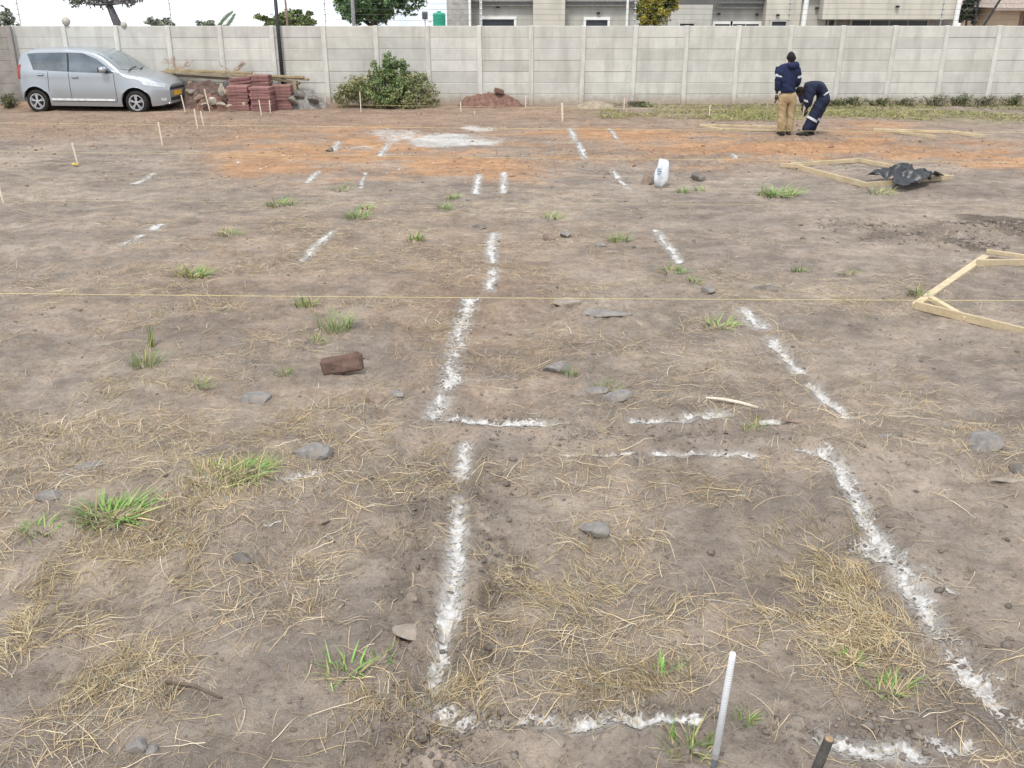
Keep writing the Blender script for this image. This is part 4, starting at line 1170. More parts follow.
    mb.add(vs, fs); body = mb.build('body', PAINT, rt, smooth=True)
    body.data.set_sharp_from_angle(angle=R(50))
    def side_y(x, z):
        s = section(x); s = s[:5 * 7 + 1]
        return float(np.interp(z, s[:, 1], s[:, 0]))
    def top_z(x, y):
        s = section(x)[5 * 6:][::-1]
        return float(np.interp(abs(y), s[:, 0], s[:, 1]))
    def side_patch(bot, top, nx=26, nz=8, off=.006, sgn=-1):
        """bot and top: polylines (x,z); ruled patch laid on the car's side"""
        def samp(pl, t):
            pl = np.array(pl); d = np.r_[0, np.cumsum(np.hypot(*np.diff(pl, axis=0).T))]; t = t * d[-1]
            return np.interp(t, d, pl[:, 0]), np.interp(t, d, pl[:, 1])
        q = MB(); v = []
        for i in range(nx + 1):
            a = samp(bot, i / nx); b = samp(top, i / nx)
            for k in range(nz + 1):
                u = k / nz; x = a[0] + (b[0] - a[0]) * u; z = a[1] + (b[1] - a[1]) * u
                v.append((x, sgn * (side_y(x, z) + off), z))
        f = [(i * (nz + 1) + k, (i + 1) * (nz + 1) + k, (i + 1) * (nz + 1) + k + 1, i * (nz + 1) + k + 1) for i in range(nx) for k in range(nz)]
        q.add(v, f); return q
    for sgn in (-1, 1):
        side_patch([(-1.33, 1.09), (-.39, 1.055)], [(-1.50, 1.475), (-1.2, 1.50), (-.42, 1.515)], sgn=sgn).build('rear_window', CARGLASS, rt, True)
        side_patch([(-.34, 1.05), (.2, 1.035), (.84, 1.02)], [(-.37, 1.515), (.02, 1.50), (.40, 1.36), (.86, 1.03)], sgn=sgn).build('front_window', CARGLASS, rt, True)
        side_patch([(-.385, 1.05), (-.345, 1.05)], [(-.42, 1.51), (-.375, 1.51)], 2, 6, .007, sgn).build('pillar_trim', DARKPL, rt, True)
        d = MB()
        for a, b in [((-.37, .30), (-.37, 1.03)), ((.86, .32), (.84, 1.0)), ((-.96, .55), (-.93, 1.05))]:
            q = side_patch([(a[0] - .006, a[1]), (a[0] + .006, a[1])], [(b[0] - .006, b[1]), (b[0] + .006, b[1])], 1, 10, .003, sgn); d.add(q.v, q.f)
        q = side_patch([(-.9, .305), (.85, .305)], [(-.9, .317), (.85, .317)], 20, 1, .003, sgn); d.add(q.v, q.f)
        d.build('door_seam', DARKPL, rt, True)
        q = side_patch([(-.92, .33), (.80, .33)], [(-.92, .385), (.80, .385)], 24, 2, .018, sgn); q.build('side_moulding', CHROME, rt, True)
        for hx, hz in ((-.20, .92), (-1.14, .97)):
            h = MB(); h.box((hx, sgn * (side_y(hx, hz) + .018), hz), (.16, .035, .035), bev=.012); h.build('door_handle', PAINT, rt)
            h = MB(); 
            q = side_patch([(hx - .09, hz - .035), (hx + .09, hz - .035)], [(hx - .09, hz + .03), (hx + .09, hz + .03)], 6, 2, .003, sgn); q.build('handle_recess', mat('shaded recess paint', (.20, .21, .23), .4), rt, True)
        mr = MB(); mx = .62; mr.box((mx, sgn * (side_y(mx, 1.06) + .12), 1.115), (.17, .19, .15), bev=.045); mo = mr.build('wing_mirror', PAINT, rt, True)
        g = MB(); g.box((mx - .088, sgn * (side_y(mx, 1.06) + .12), 1.115), (.006, .15, .11)); g.build('mirror_glass', CARGLASS, mo)
        side_patch([(1.60, .74), (1.84, .70), (2.04, .66)], [(1.44, .90), (1.70, .865), (2.04, .745)], 16, 6, .008, sgn).build('headlight', LAMPC, rt, True)
        side_patch([(-1.87, .85), (-1.74, .85)], [(-1.85, 1.18), (-1.70, 1.22)], 6, 8, .008, sgn).build('tail_light', LAMPR, rt, True)
        side_patch([(1.94, .33), (2.04, .33)], [(1.94, .40), (2.04, .40)], 4, 4, .01, sgn).build('fog_light', LAMPC, rt, True)
    def top_patch(x0, x1, yf0, yf1, nx=12, ny=20, off=.007):
        q = MB(); v = []
        for i in range(nx + 1):
            u = i / nx; x = x0 + (x1 - x0) * u; hw = (yf0 + (yf1 - yf0) * u)
            for k in range(ny + 1):
                y = -hw + 2 * hw * k / ny; xx = x - .10 * u * (y / hw) ** 2
                v.append((xx, y, top_z(xx, y) + off))
        q.add(v, [(i * (ny + 1) + k, (i + 1) * (ny + 1) + k, (i + 1) * (ny + 1) + k + 1, i * (ny + 1) + k + 1) for i in range(nx) for k in range(ny)]); return q
    top_patch(.37, 1.07, .58, .70).build('windscreen', mat('pale windscreen glass', (.20, .235, .25), .08, var=.25, scale=1.5, spec=.9, coat=.5), rt, True)
    w = MB(); w.tube([(1.10, -.5, 1.075), (1.02, -.1, 1.11), (1.0, .15, 1.13)], .010, 6); w.tube([(1.12, .1, 1.07), (1.03, .45, 1.08)], .010, 6); w.build('wiper', DARKPL, rt)
    fx = 2.11
    g = MB(); g.box((fx + .002, 0, .625), (.05, .80, .07), bev=.01); g.build('grille', DARKPL, rt)
    g = MB(); g.box((fx + .014, 0, .495), (.02, .46, .12), bev=.004); po = g.build('number_plate', PLATE, rt)
    g = MB(); g.box((fx + .002, 0, .36), (.05, .84, .085), bev=.02); g.build('lower_grille', DARKPL, rt)
    g = MB(); g.box((2.02, 0, .255), (.16, .98, .05), bev=.02); g.build('bumper_lip', PAINT, rt)
    g = MB(); g.box((0, 0, .46), (3.6, 1.16, .50), bev=.05); g.box((0, 0, .24), (1.8, 1.5, .10), bev=.03); g.build('underbody', DARKPL, rt)
    b = MB(); b.tube([(1.95, -.6, .2), (1.95, .6, .2)], .02, 6); b.build('tow_bar', DARKPL, rt)
    for cx in (-1.35, 1.35):
        for sgn in (-1, 1):
            wt = MB(); y = 0
            wt.lathe([(.19, -.085), (.25, -.095), (.285, -.08), (rw, -.045), (rw, .045), (.285, .08), (.25, .095), (.19, .085)], 36, 'y')
            wo = wt.build('wheel', TYRE, rt, True); wo.location = (cx, sgn * .735, rw)
            rm = MB(); s = sgn
            rm.lathe([(.198, s * .080), (.200, s * .094), (.178, s * .094), (.170, s * .055), (.162, s * .02)], 36, 'y')
            for k in range(5):
                a = k * 2 * math.pi / 5 + .3
                for da in (-.13, .13):
                    p1 = Vector((math.cos(a + da * .6) * .03, s * .082, math.sin(a + da * .6) * .03)); p2 = Vector((math.cos(a + da) * .175, s * .085, math.sin(a + da) * .175))
                    rm.bar(p1, p2, .034, .022)
            rm.lathe([(.0, s * .098), (.045, s * .096), (.05, s * .07)], 16, 'y')
            rm.build('rim', RIM, wo)
            hb = MB(); hb.lathe([(0, s * .012), (.168, s * .012), (.168, s * .0)], 24, 'y'); hb.build('brake_disc', DARKPL, wo)
car()

# ------------------------------------------------------------------ red slab stacks
SLABS = [ # px centre, Y, w, count, rz, label, base lift
 (240, 26.62, .55, 8, .03, 'rust red paver in the front left stack nearest the car', 0),
 (262.5, 26.55, .56, 8, -.05, 'rust red paver in the middle front stack', 0),
 (283.5, 26.95, .50, 8, .06, 'rust red paver in the right stack nearest the black pole', 0),
 (243.5, 27.13, .58, 10, .12, 'rust red paver in the rear left stack', 0),
 (263.5, 27.10, .46, 11, -.04, 'rust red paver in the tallest rear stack', 0)]
proto = None
rr_ = random.Random(9)
for px, Yb, w, cnt, rz, lab, lift in SLABS:
    x = at(px, 100, Yb).x; z = float(hgt(x, Yb)) - .01
    me = None
    for i in range(cnt):
        t = rr_.uniform(.82, 1.12)
        mb = MB(); mb.box((0, 0, 0), (w, .42, .074), None, (t, t * rr_.uniform(.93, 1.02), t), bev=.007)
        mb.box((0, -.2105, -.002), (w * .96, .004, .016), None, (t * .8, t * .8, t * .8))
        o = mb.build('red_paver', SLAB)
        tilt = rr_.uniform(-.012, .012)
        if cnt == 10 and i >= 8: tilt = -.10
        o.location = (x + rr_.uniform(-.022, .022), Yb + rr_.uniform(-.015, .015), z + .038 + i * .079 + (.035 if tilt < -.1 else 0))
        o.rotation_euler = (tilt * .3, tilt, rz + rr_.uniform(-.06, .06))
        tag(o, lab, 'paver', lab.replace('rust red paver', 'red pavers'), 'thing')

# ------------------------------------------------------------------ soil heaps
def mound(name, lab, px0, px1, py_top, Yc, depth, mt, seed, cat='soil heap', bumpy=.12):
    a, b = at(px0, 104, Yc).x, at(px1, 104, Yc).x; cx = (a + b) / 2; hw = (b - a) / 2
    h_ = (at(512, py_top, Yc).z - float(hgt((a + b) / 2, Yc))) * .92
    n = 90; xs = np.linspace(-1.15, 1.15, n); ys = np.linspace(-1.15, 1.15, n)
    Y, X = np.meshgrid(ys, xs, indexing='ij')
    nz = fbm(X * 2.2 + seed, Y * 2.2, seed, 4)
    r = np.sqrt(X ** 2 + Y ** 2) + (nz - .5) * .5
    prof = np.clip(1 - r ** 2.1, 0, 1) ** 1.15
    Z = h_ * prof * (1 + (fbm(X * 7, Y * 7, seed + 5, 3) - .5) * bumpy * 5) - .04 * (1 - prof)
    Z = Z - .06 * (r > 1.02)
    idn = np.arange(n * n).reshape(n, n)
    Q = np.stack([idn[:-1, :-1], idn[:-1, 1:], idn[1:, 1:], idn[1:, :-1]], -1).reshape(-1, 4)
    o = mesh_np(name, np.stack([X * hw, Y * depth, Z], -1).reshape(-1, 3), Q, mt)
    o.location = (cx, Yc, float(hgt(cx, Yc)))
    tag(o, lab, cat)
    return o
mound('soil_mound', 'low heap of dark red soil against the wall right of the shrub', 449, 531, 93.5, 27.15, .45, REDSOIL, 5)
mound('soil_mound', 'small smooth sandy heap at the wall beside the grass', 574, 616, 99.5, 27.15, .4, SAND, 15, bumpy=.04)
mound('soil_mound', 'dark rubble and earth heap under the stacked boards', 172, 240, 80, 27.2, .4, mat('dark rubble', (.15, .105, .088), .95, var=.35, scale=7, bump=.04, bscale=14), 25, bumpy=.1)
mound('soil_mound', 'brown earth spill between the car and the slabs', 190, 230, 93, 26.75, .4, REDSOIL, 35)
mound('soil_mound', 'grey rubble heap right of the slabs below the board ends', 288, 330, 91, 27.15, .4, mat('grey rubble', (.24, .23, .21), .95, var=.25, scale=8, bump=.03, bscale=16), 45, bumpy=.1)
# block on the red heap
p = at(499, 91, 27.1); mb = MB(); mb.box((0, 0, 0), (.26, .14, .13), bev=.02); mb.box((.12, .03, -.06), (.2, .12, .1), Matrix.Rotation(.4, 4, 'Y'), bev=.02)
o = mb.build('broken_block', mat('broken block', (.19, .115, .09), .9, var=.2, scale=12)); o.location = p; o.rotation_euler = (.1, .25, .3); tag(o, 'broken brown block on top of the red soil heap', 'broken block')
# rubble rocks by the boards
for i, (px, py, wp, hp, Yb, lab, mt) in enumerate([
  (222, 90, 9, 13, 26.82, 'upright pale broken slab beside the red stacks', (1.5, 1.45, 1.3)), (228, 94, 9, 9, 26.72, 'buff rock leaning on the front left stack', (1.5, 1.25, 1.0)), (212, 101, 12, 8, 26.42, 'white rubble lump on the earth spill', (2.2, 2.1, 2.0)),
  (221, 104, 10, 6, 26.22, 'pale rubble lump at the foot of the earth spill', (1.7, 1.6, 1.5)), (229, 106, 7, 4, 26.12, 'small buff rock before the front left stack', (1.8, 1.5, 1.3)), (205, 104, 9, 5, 26.32, 'grey rubble lump left of the white one', (1.4, 1.35, 1.3)),
  (300, 94, 16, 13, 27.02, 'dark grey boulder right of the stacks', (.8, .8, .8)), (314, 100, 14, 9, 26.82, 'dark rock with a hollow right of the boulder', (.65, .65, .65)), (293, 100, 10, 10, 26.72, 'grey rock against the right stack', (1.0, 1.0, .95)),
  (190, 92, 12, 8, 27.02, 'grey rock behind the car bonnet', (.9, .85, .8)), (199, 98, 12, 8, 26.62, 'brown rock near the car bumper', (1.1, .85, .7)), (244, 104, 5, 4, 25.92, 'tiny buff stone before the slab stacks', (1.9, 1.6, 1.35))]):
    c = at(px, py, Yb); k = ppm(c); bm = stone_mesh(300 + i * 5, 1.0)
    for v in bm.verts: v.co = Vector((v.co.x * wp / k * .50, v.co.y * wp / k * .42, v.co.z * hp / k * .50))
    me = bpy.data.meshes.new('rubble_rock'); bm.to_mesh(me); bm.free()
    a = me.color_attributes.new('Col', 'FLOAT_COLOR', 'POINT'); a.data.foreach_set('color', np.tile(np.array([*mt, 1], np.float32), len(me.vertices)))
    me.materials.append(STONE); me.shade_smooth(); me.set_sharp_from_angle(angle=R(17))
    o = link(bpy.data.objects.new('rubble_rock', me)); o.location = c; tag(o, lab, 'rock', 'rubble rocks round the slab stacks')
# stacked boards
rr_ = random.Random(3)
for i, (pa, pb, ya, yb, lab, wd) in enumerate([((163, 71.5), (246, 76), 26.75, 26.6, 'long pale board lying foremost on the rubble behind the car', .16), ((166, 69.5), (252, 73), 27.0, 26.9, 'grey brown board behind the foremost one', .2), ((240, 73.5), (309, 79.5), 26.9, 26.5, 'board running out beyond the red stacks to the right', .2),
        ((262, 77), (300, 83.5), 26.6, 26.3, 'dark short board under the right board ends', .2), ((236, 75), (304, 77), 27.15, 27.0, 'upper board leaning along the wall behind the black pole', .2), ((170, 75), (240, 79.5), 26.6, 26.5, 'dark shaded plank beneath the pale board', .14)]):
    ya = yb = 27.36 + .035 * (i % 3); wd = min(wd, .13)
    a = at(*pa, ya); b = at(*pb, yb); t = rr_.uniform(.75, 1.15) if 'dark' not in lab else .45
    mb = MB(); mb.bar((0, 0, 0), b - a, wd, .06, (t, t, t), bev=.006)
    o = mb.build('board', OLDTIM); o.location = a; tag(o, lab, 'board', 'old boards stacked on the rubble')
for i, (px, lab, Yb) in enumerate([(192, 'timber trestle under the left end of the boards', 27.42), (296, 'timber trestle under the right end of the boards', 27.42)]):
    x = at(px, 90, Yb).x; zt = at(px, 80, Yb).z - .03; rt = empty('trestle', (x, Yb, 0)); tag(rt, lab, 'trestle', 'trestles under the old boards')
    mb = MB(); mb.box((0, 0, zt - .04), (.10, .26, .08)); mb.build('beam', OLDTIM, rt)
    for s in (-.085, .085): mb = MB(); mb.box((0, s, (zt - .08) / 2 - .05), (.09, .09, zt - .08 + .1)); mb.build('leg', OLDTIM, rt)
# dry branches over the boards
for i, (px, py, wp, hp, lab) in enumerate([(176, 68, 26, 18, 'pale dry twiggy branch resting on the boards behind the car'), (232, 71, 22, 22, 'second dry branch on the boards left of the red stacks')]):
    c = at(px, py, 27.45); k = ppm(c); mb = MB(); r = random.Random(i + 40)
    def twig(s, d, L, rad, lv):
        e = s + d * L; m_ = (s + e) / 2 + Vector((r.uniform(-.1, .1), r.uniform(-.1, .1), r.uniform(-.05, .1))) * L
        mb.tube([s, m_, e], [rad, rad * .8, rad * .5], 5)
        if lv: 
            for q in range(3): twig(s + (e - s) * r.uniform(.3, 1), (d + Vector((r.uniform(-1, 1), r.uniform(-.4, .4), r.uniform(-.5, .8)))).normalized(), L * .55, rad * .6, lv - 1)
    for q in range(5): twig(Vector((r.uniform(-.2, .2), 0, 0)), Vector((r.uniform(-1, 1), 0, r.uniform(.15, .9))).normalized(), wp / k * .42, .014, 2)
    o = mb.build('dry_branch', DRYTWIG); o.location = c; tag(o, lab, 'dry branch', 'dry branches on the boards')

# ------------------------------------------------------------------ pegs, rods, strings
def peg(px, py, top, lab, w=.028, dx=0, mt=PEG, name='marker_peg', dig=.1):
    p = G(px, py); k = ppm(p); h_ = at(px, top, p.y).z - p.z
    mb = MB(); lean = dx / k
    vs = []; rr = random.Random(int(px * 7))
    for z, s in ((-dig, .35), (.02, .9), (h_ - .012, 1.0), (h_, .78)):
        o_ = lean * z / h_
        vs += [(o_ + sx * w / 2 * s, sy * w / 2 * s, z) for sx, sy in ((-1, -1), (1, -1), (1, 1), (-1, 1))]
    fs = [(3, 2, 1, 0), (12, 13, 14, 15)] + [(i * 4 + k_, i * 4 + (k_ + 1) % 4, i * 4 + 4 + (k_ + 1) % 4, i * 4 + 4 + k_) for i in range(3) for k_ in range(4)]
    mb.add(vs, fs); o = mb.build(name, mt); o.location = p; o.rotation_euler = (0, 0, rr.uniform(-.5, .5) if abs(dx) < .1 else 0)
    return tag(o, lab, 'peg', 'marker pegs across the far plot')
for a in [(185.5,113,95,'pale peg standing just before the car bumper',-2),(210,111.5,89,'tall pale peg on the earth spill left of the slabs',-3),(197.5,127.5,109,'pale peg left of a pair on the brown soil',-1),(204,126.5,111,'pale peg right of a pair on the brown soil',-1.5),
          (162.5,145,122,'thin white peg on brown soil below the car nose',-1),(240.5,107.5,88,'pale peg before the front left slab stack',-2),(256,108.5,88,'whitest peg before the middle slab stack',-.6),(261.5,115.5,100,'pale peg standing forward of the middle slab stack',-1),
          (270.5,113,100,'short pale peg before the gap beside the right stack',0),(78,165,143,'grey peg on the open soil at left with a yellow scrap at its foot',-2),(326,106.5,96,'short white peg between the rubble and the shrub',0),(361,112,92,'pale peg before the left part of the shrub',0),
          (399.5,106,89,'pale peg before the right part of the shrub',0),(460.8,112,102,'short white peg before the left end of the red heap',0),(474.5,114.5,111,'very short white peg before the red heap',0),(525.5,108.5,96,'thin white peg at the right end of the red heap',0),
          (624,110,98,'thin pale peg at the wall near the sandy heap',0),(709.3,116.5,105,'white peg in the grass left of the standing man',0),(562.5,121,103,'thick white peg with a powdered foot on the brown rise',-.8),(3.5,203,165,'tall pale peg at the left edge',-2)]:
    peg(a[0], a[1], a[2], a[3], dx=a[4], w=.045 if 'thick' in a[3] else .026)
p = G(73.5, 167); mb = MB()
r = random.Random(2)
for q in range(3): mb.box((r.uniform(-.05, .05), r.uniform(-.05, .05), .03 + q * .012), (.09, .06, .010), Matrix.Rotation(r.uniform(-.5, .5), 4, 'X') @ Matrix.Rotation(r.uniform(-1, 1), 4, 'Z'), bev=.004)
o = mb.build('plastic_scrap', YELLOW); o.location = p; tag(o, 'crumpled yellow scrap at the foot of the grey peg', 'scrap')

# white rod and dark stake in the foreground
pb = G(712, 775); p0_ = pb
def up_from(b, px, py):     # point above ground at distance of b
    return at(px, py, b.y)
rt = empty('marker_rod', pb); tag(rt, 'slim white marker rod stuck in the soil at the bottom edge', 'marker rod')
tp = up_from(pb, 733, 653) - pb; sp = up_from(pb, 715, 758) - pb
d = (tp - sp)
mb = MB(); mb.tube([sp, tp - d * .01, tp], [.0135, .0125, .010], 14); mb.build('rod', ROD, rt, smooth=True)
mb = MB()
for i in range(40):
    c = sp + d * (.06 + .9 * i / 40); mb.tube([c, c + d * .004], .0139, 14)
mb.build('ribbing', mat('rod ribs', (.50, .51, .53), .6), rt, smooth=True)
mb = MB(); mb.tube([sp - d * .30, sp + d * .004], .0115, 12); mb.build('sleeve', mat('dark sleeve', (.10, .10, .11), .6), rt, smooth=True)
pb = G(813, 790); rt = empty('dark_stake', pb); tag(rt, 'dark round stake with a raw cut top at the bottom edge', 'stake')
tp = up_from(pb, 829, 739) - pb; sp = up_from(pb, 808, 790) - pb; sp = sp - (tp - sp) * .3
mb = MB(); mb.tube([sp, tp], [.021, .0195], 12); mb.build('shaft', mat('dark wet wood', (.065, .058, .052), .8, var=.3, scale=30), rt, smooth=True)
mb = MB(); u = (tp - sp).normalized(); mb.tube([tp - u * .001, tp + u * .003], [.0185, .016], 12); mb.build('cut_end', mat('raw cut wood', (.33, .22, .13), .85, var=.2, scale=60), rt)
# pale stick
a, b = G(705, 401), G(758, 409); mb = MB()
mb.tube([a + Vector((0, 0, .012)), (a * 2 + b) / 3 + Vector((0, .01, .022)), (a + b * 2) / 3 + Vector((0, .012, .02)), b + Vector((0, 0, .012))], [.008, .013, .014, .011], 8)
o = mb.build('bare_stick', mat('bleached stick', (.62, .55, .44), .8, var=.15, scale=20), None, True); tag(o, 'bleached stick lying near the bright powder lump', 'stick')
a, b = G(165, 684), G(222, 700); mb = MB(); mb.tube([a + Vector((0, 0, .012)), (a + b) / 2 + Vector((0, .01, .03)), b + Vector((0, 0, .01))], [.007, .009, .006], 8)
o = mb.build('bare_stick', mat('brown stick', (.13, .10, .075), .85, var=.2, scale=20), None, True); tag(o, 'brown stick half covered by dry grass at lower left', 'stick')

def twine(lab, px0, py0, px1, py1, z, rad=.0035, ext=None, sag=.0, pegs=True):
    a = G(px0, py0, z); b = G(px1, py1, z)
    mid = [a.lerp(b, t) + Vector((0, 0, -sag * 4 * t * (1 - t))) for t in np.linspace(0, 1, 33)]
    rt = empty('string_line', a); tag(rt, lab, 'string line', 'builder strings over the plot')
    mb = MB(); mb.tube([m - a for m in mid], rad, 5); mb.build('twine', STRING, rt)
    if pegs:
        for e in (a, b):
            g = float(hgt(e.x, e.y)); mb = MB(); mb.box((e.x - a.x, e.y - a.y + .02, (g - .1 + z + .06) / 2 - a.z), (.03, .03, z + .06 - g + .1), bev=.003); mb.build('peg', PEG, rt)
twine('long yellow string stretched across the whole plot', -130, 292, 1150, 301, .33, .0030, sag=.015)
twine('yellow string across the orange soil before the timber frame', -90, 150, 1100, 163, .30, .0024, sag=.02)
twine('pale string crossing the grey soil behind the two upright dashes', -110, 199, 1110, 206, .22, .0013, sag=.01)
twine('yellow string passing the two men at shin height', -60, 122, 1090, 133, .35, .003, sag=.02)
twine('thin string along the peg row before the wall', 361, 105, 842, 111, .3, .003, sag=.01, pegs=False)

# ------------------------------------------------------------------ timber frames
def frame(lab, boards, group='timber profile frames lying on the soil'):
    c = G(*boards[0][0]); rt = empty('timber_frame', c); tag(rt, lab, 'timber frame', group)
    for i, (pa, pb, w, h_, lift) in enumerate(boards):
        a = G(*pa); b = G(*pb); t = random.Random(i + len(lab)).uniform(.9, 1.1)
        za = max(a.z, float(hgt(a.x, a.y))); 
        mb = MB(); mb.bar(Vector((a.x, a.y, a.z + h_ / 2 + lift)) - c, Vector((b.x, b.y, b.z + h_ / 2 + lift)) - c, w, h_, (t, t, t * .97), bev=.004)
        mb.build('board', TIMBER, rt)
frame('four sided pale timber frame lying half under the black plastic', [((783, 167.5), (856, 162.5), .038, .075, 0), ((856, 162), (951, 180), .038, .075, .002), ((796, 169.5), (864, 187.5), .038, .09, .001), ((862, 187.5), (953, 179.5), .038, .08, 0), ((780, 168.5), (804, 170), .038, .07, .03)])
frame('near timber frame with a short brace at the right edge', [((915, 308), (985, 259), .085, .05, 0), ((914.5, 309), (1080, 351), .034, .085, .0), ((930, 301), (966, 322), .06, .05, .0), ((976, 266), (1090, 266), .036, .085, .0), ((985, 257.5), (1090, 273), .04, .05, .055)])
frame('far timber frame on the soil right of the bending man', [((873, 131), (952, 133.5), .05, .06, 0), ((950, 133.5), (984, 138.5), .05, .07, .0), ((884, 131.5), (935, 138.5), .05, .06, .0)])
frame('far timber frame left of the standing man', [((700, 126), (792, 128.5), .05, .05, 0), ((700, 126.5), (722, 131), .05, .05, .0), ((715, 129.5), (790, 132), .05, .04, .0)])

# black plastic sheet
c = G(905, 184)
n = 60; xs = np.linspace(-1, 1, n); Yg, Xg = np.meshgrid(xs, xs, indexing='ij')
hwx = .74; hwy = .62
f1 = fbm(Xg * 1.7 + 3, Yg * 1.7, 501, 4); f2 = fbm(Xg * 4.5, Yg * 4.5 + 7, 511, 3)
ridge = 1 - np.abs(2 * fbm(Xg * 2.2 + Yg * .8, Yg * 2.6, 521, 3) - 1)
ang = np.arctan2(Yg, Xg); rad = np.hypot(Xg, Yg)
rimr = .72 + .22 * np.sin(3 * ang + 1.0) + .12 * np.sin(5 * ang)
keep = rad < rimr
Zg = .05 + .13 * np.clip(1 - rad / 1.0, 0, 1) + .26 * (ridge ** 3 - .4) * np.clip(1.1 - rad, 0, 1) + (f2 - .5) * .07
Zg = np.maximum(Zg, .015 + .015 * f1)
q = keep[:-1, :-1] & keep[:-1, 1:] & keep[1:, 1:] & keep[1:, :-1]
idn = np.arange(n * n).reshape(n, n); Q = np.stack([idn[:-1, :-1], idn[:-1, 1:], idn[1:, 1:], idn[1:, :-1]], -1)[q]
used = np.unique(Q); rm = np.zeros(n * n, int); rm[used] = np.arange(len(used))
v = np.stack([Xg * hwx, Yg * hwy, Zg + .045], -1).reshape(-1, 3)[used]
o = mesh_np('plastic_sheet', v, rm[Q], BLACKP); o.location = c; o.rotation_euler = (0, 0, .15)
sm = o.modifiers.new('thick', 'SOLIDIFY'); sm.thickness = .004
tag(o, 'crumpled black plastic sheet thrown over the timber frame', 'plastic sheet')

# white sack: flattened paper-thin-walled woven sack standing slumped
def sack():
    b = G(661, 188); k = ppm(b); rt = empty('white_sack', (b.x, b.y, b.z)); tag(rt, 'white woven sack with faded blue print standing on the soil', 'sack')
    hz = at(661, 160.5, b.y).z - b.z
    prof = [(0.0, .06, .04, -.01), (.04, .10, .07, -.01), (.18, .175, .11, .0), (.38, .225, .12, .01), (.58, .205, .10, .0), (.76, .185, .075, -.01), (.90, .175, .05, -.02), (1.0, .165, .03, -.03)]
    rings = []; n = 32; r = random.Random(5)
    sc_ = (15 / k) / .45
    vs = []
    for i, (t, a, d, ox) in enumerate(prof):
        for j in range(n):
            an = 2 * math.pi * j / n
            cx = math.copysign(abs(math.cos(an)) ** .75, math.cos(an)); sy = math.copysign(abs(math.sin(an)) ** .9, math.sin(an))
            wob = 1 + (.07 * math.sin(an * 3 + i * 1.7) + .05 * math.sin(an * 7 + i * 2.3)) * (t > .1)
            z = t * hz + (.025 * math.sin(an * 2 + 1) if t > .95 else 0)
            vs.append(((cx * a * wob + ox) * sc_ , sy * d * wob * sc_ + .08 * t, z + .01))
    fs = [(i * n + j, i * n + (j + 1) % n, (i + 1) * n + (j + 1) % n, (i + 1) * n + j) for i in range(len(prof) - 1) for j in range(n)]
    fs.append(tuple(range(n))[::-1]); fs.append(tuple((len(prof) - 1) * n + j for j in range(n)))
    va = np.array(vs); wr = fbm(va[:, 0] * 9 + 3, va[:, 2] * 8 + va[:, 1] * 3, 811, 3) - .5; wr2 = fbm(va[:, 2] * 5, va[:, 0] * 4 + 9, 821, 2) - .5
    va[:, 0] += wr2 * .10 + wr * .05 + .05 * (va[:, 2] / hz) ** 2; va[:, 1] += wr * .11; va[:, 2] += (va[:, 2] > .9 * hz) * wr * .10
    vs = [tuple(v) for v in va]
    mb = MB(); mb.add(vs, fs); bo = mb.build('bag', SACKM, rt, True)
    m = bo.modifiers.new('s', 'SUBSURF'); m.levels = 1; m.render_levels = 2
    # print: short blue smudged bars on the front
    def fy(x, z):
        t = min(max(z / hz, 0), 1); a = np.interp(t, [p[0] for p in prof], [p[1] for p in prof]) * sc_; d = np.interp(t, [p[0] for p in prof], [p[2] for p in prof]) * sc_; ox = np.interp(t, [p[0] for p in prof], [p[3] for p in prof]) * sc_
        u = min(abs(x - ox) / a, .98); return -d * (1 - u ** 2.4) ** .5 * .98 + .08 * t - .045
    mb = MB()
    for x0_, x1_, z0_, z1_ in [(-.15, -.03, .66, .69), (-.155, -.02, .60, .635), (-.15, -.05, .55, .575), (-.15, -.07, .50, .52), (-.14, -.10, .71, .74), (-.08, -.03, .715, .735)]:
        vv = []
        for i in range(5):
            x = (x0_ + (x1_ - x0_) * i / 4) * sc_
            for z in (z0_ * hz, z1_ * hz): vv.append((x, fy(x, z), z))
        mb.add(vv, [(i * 2, i * 2 + 2, i * 2 + 3, i * 2 + 1) for i in range(4)])
    mb.build('print', SACKINK, rt)
sack()

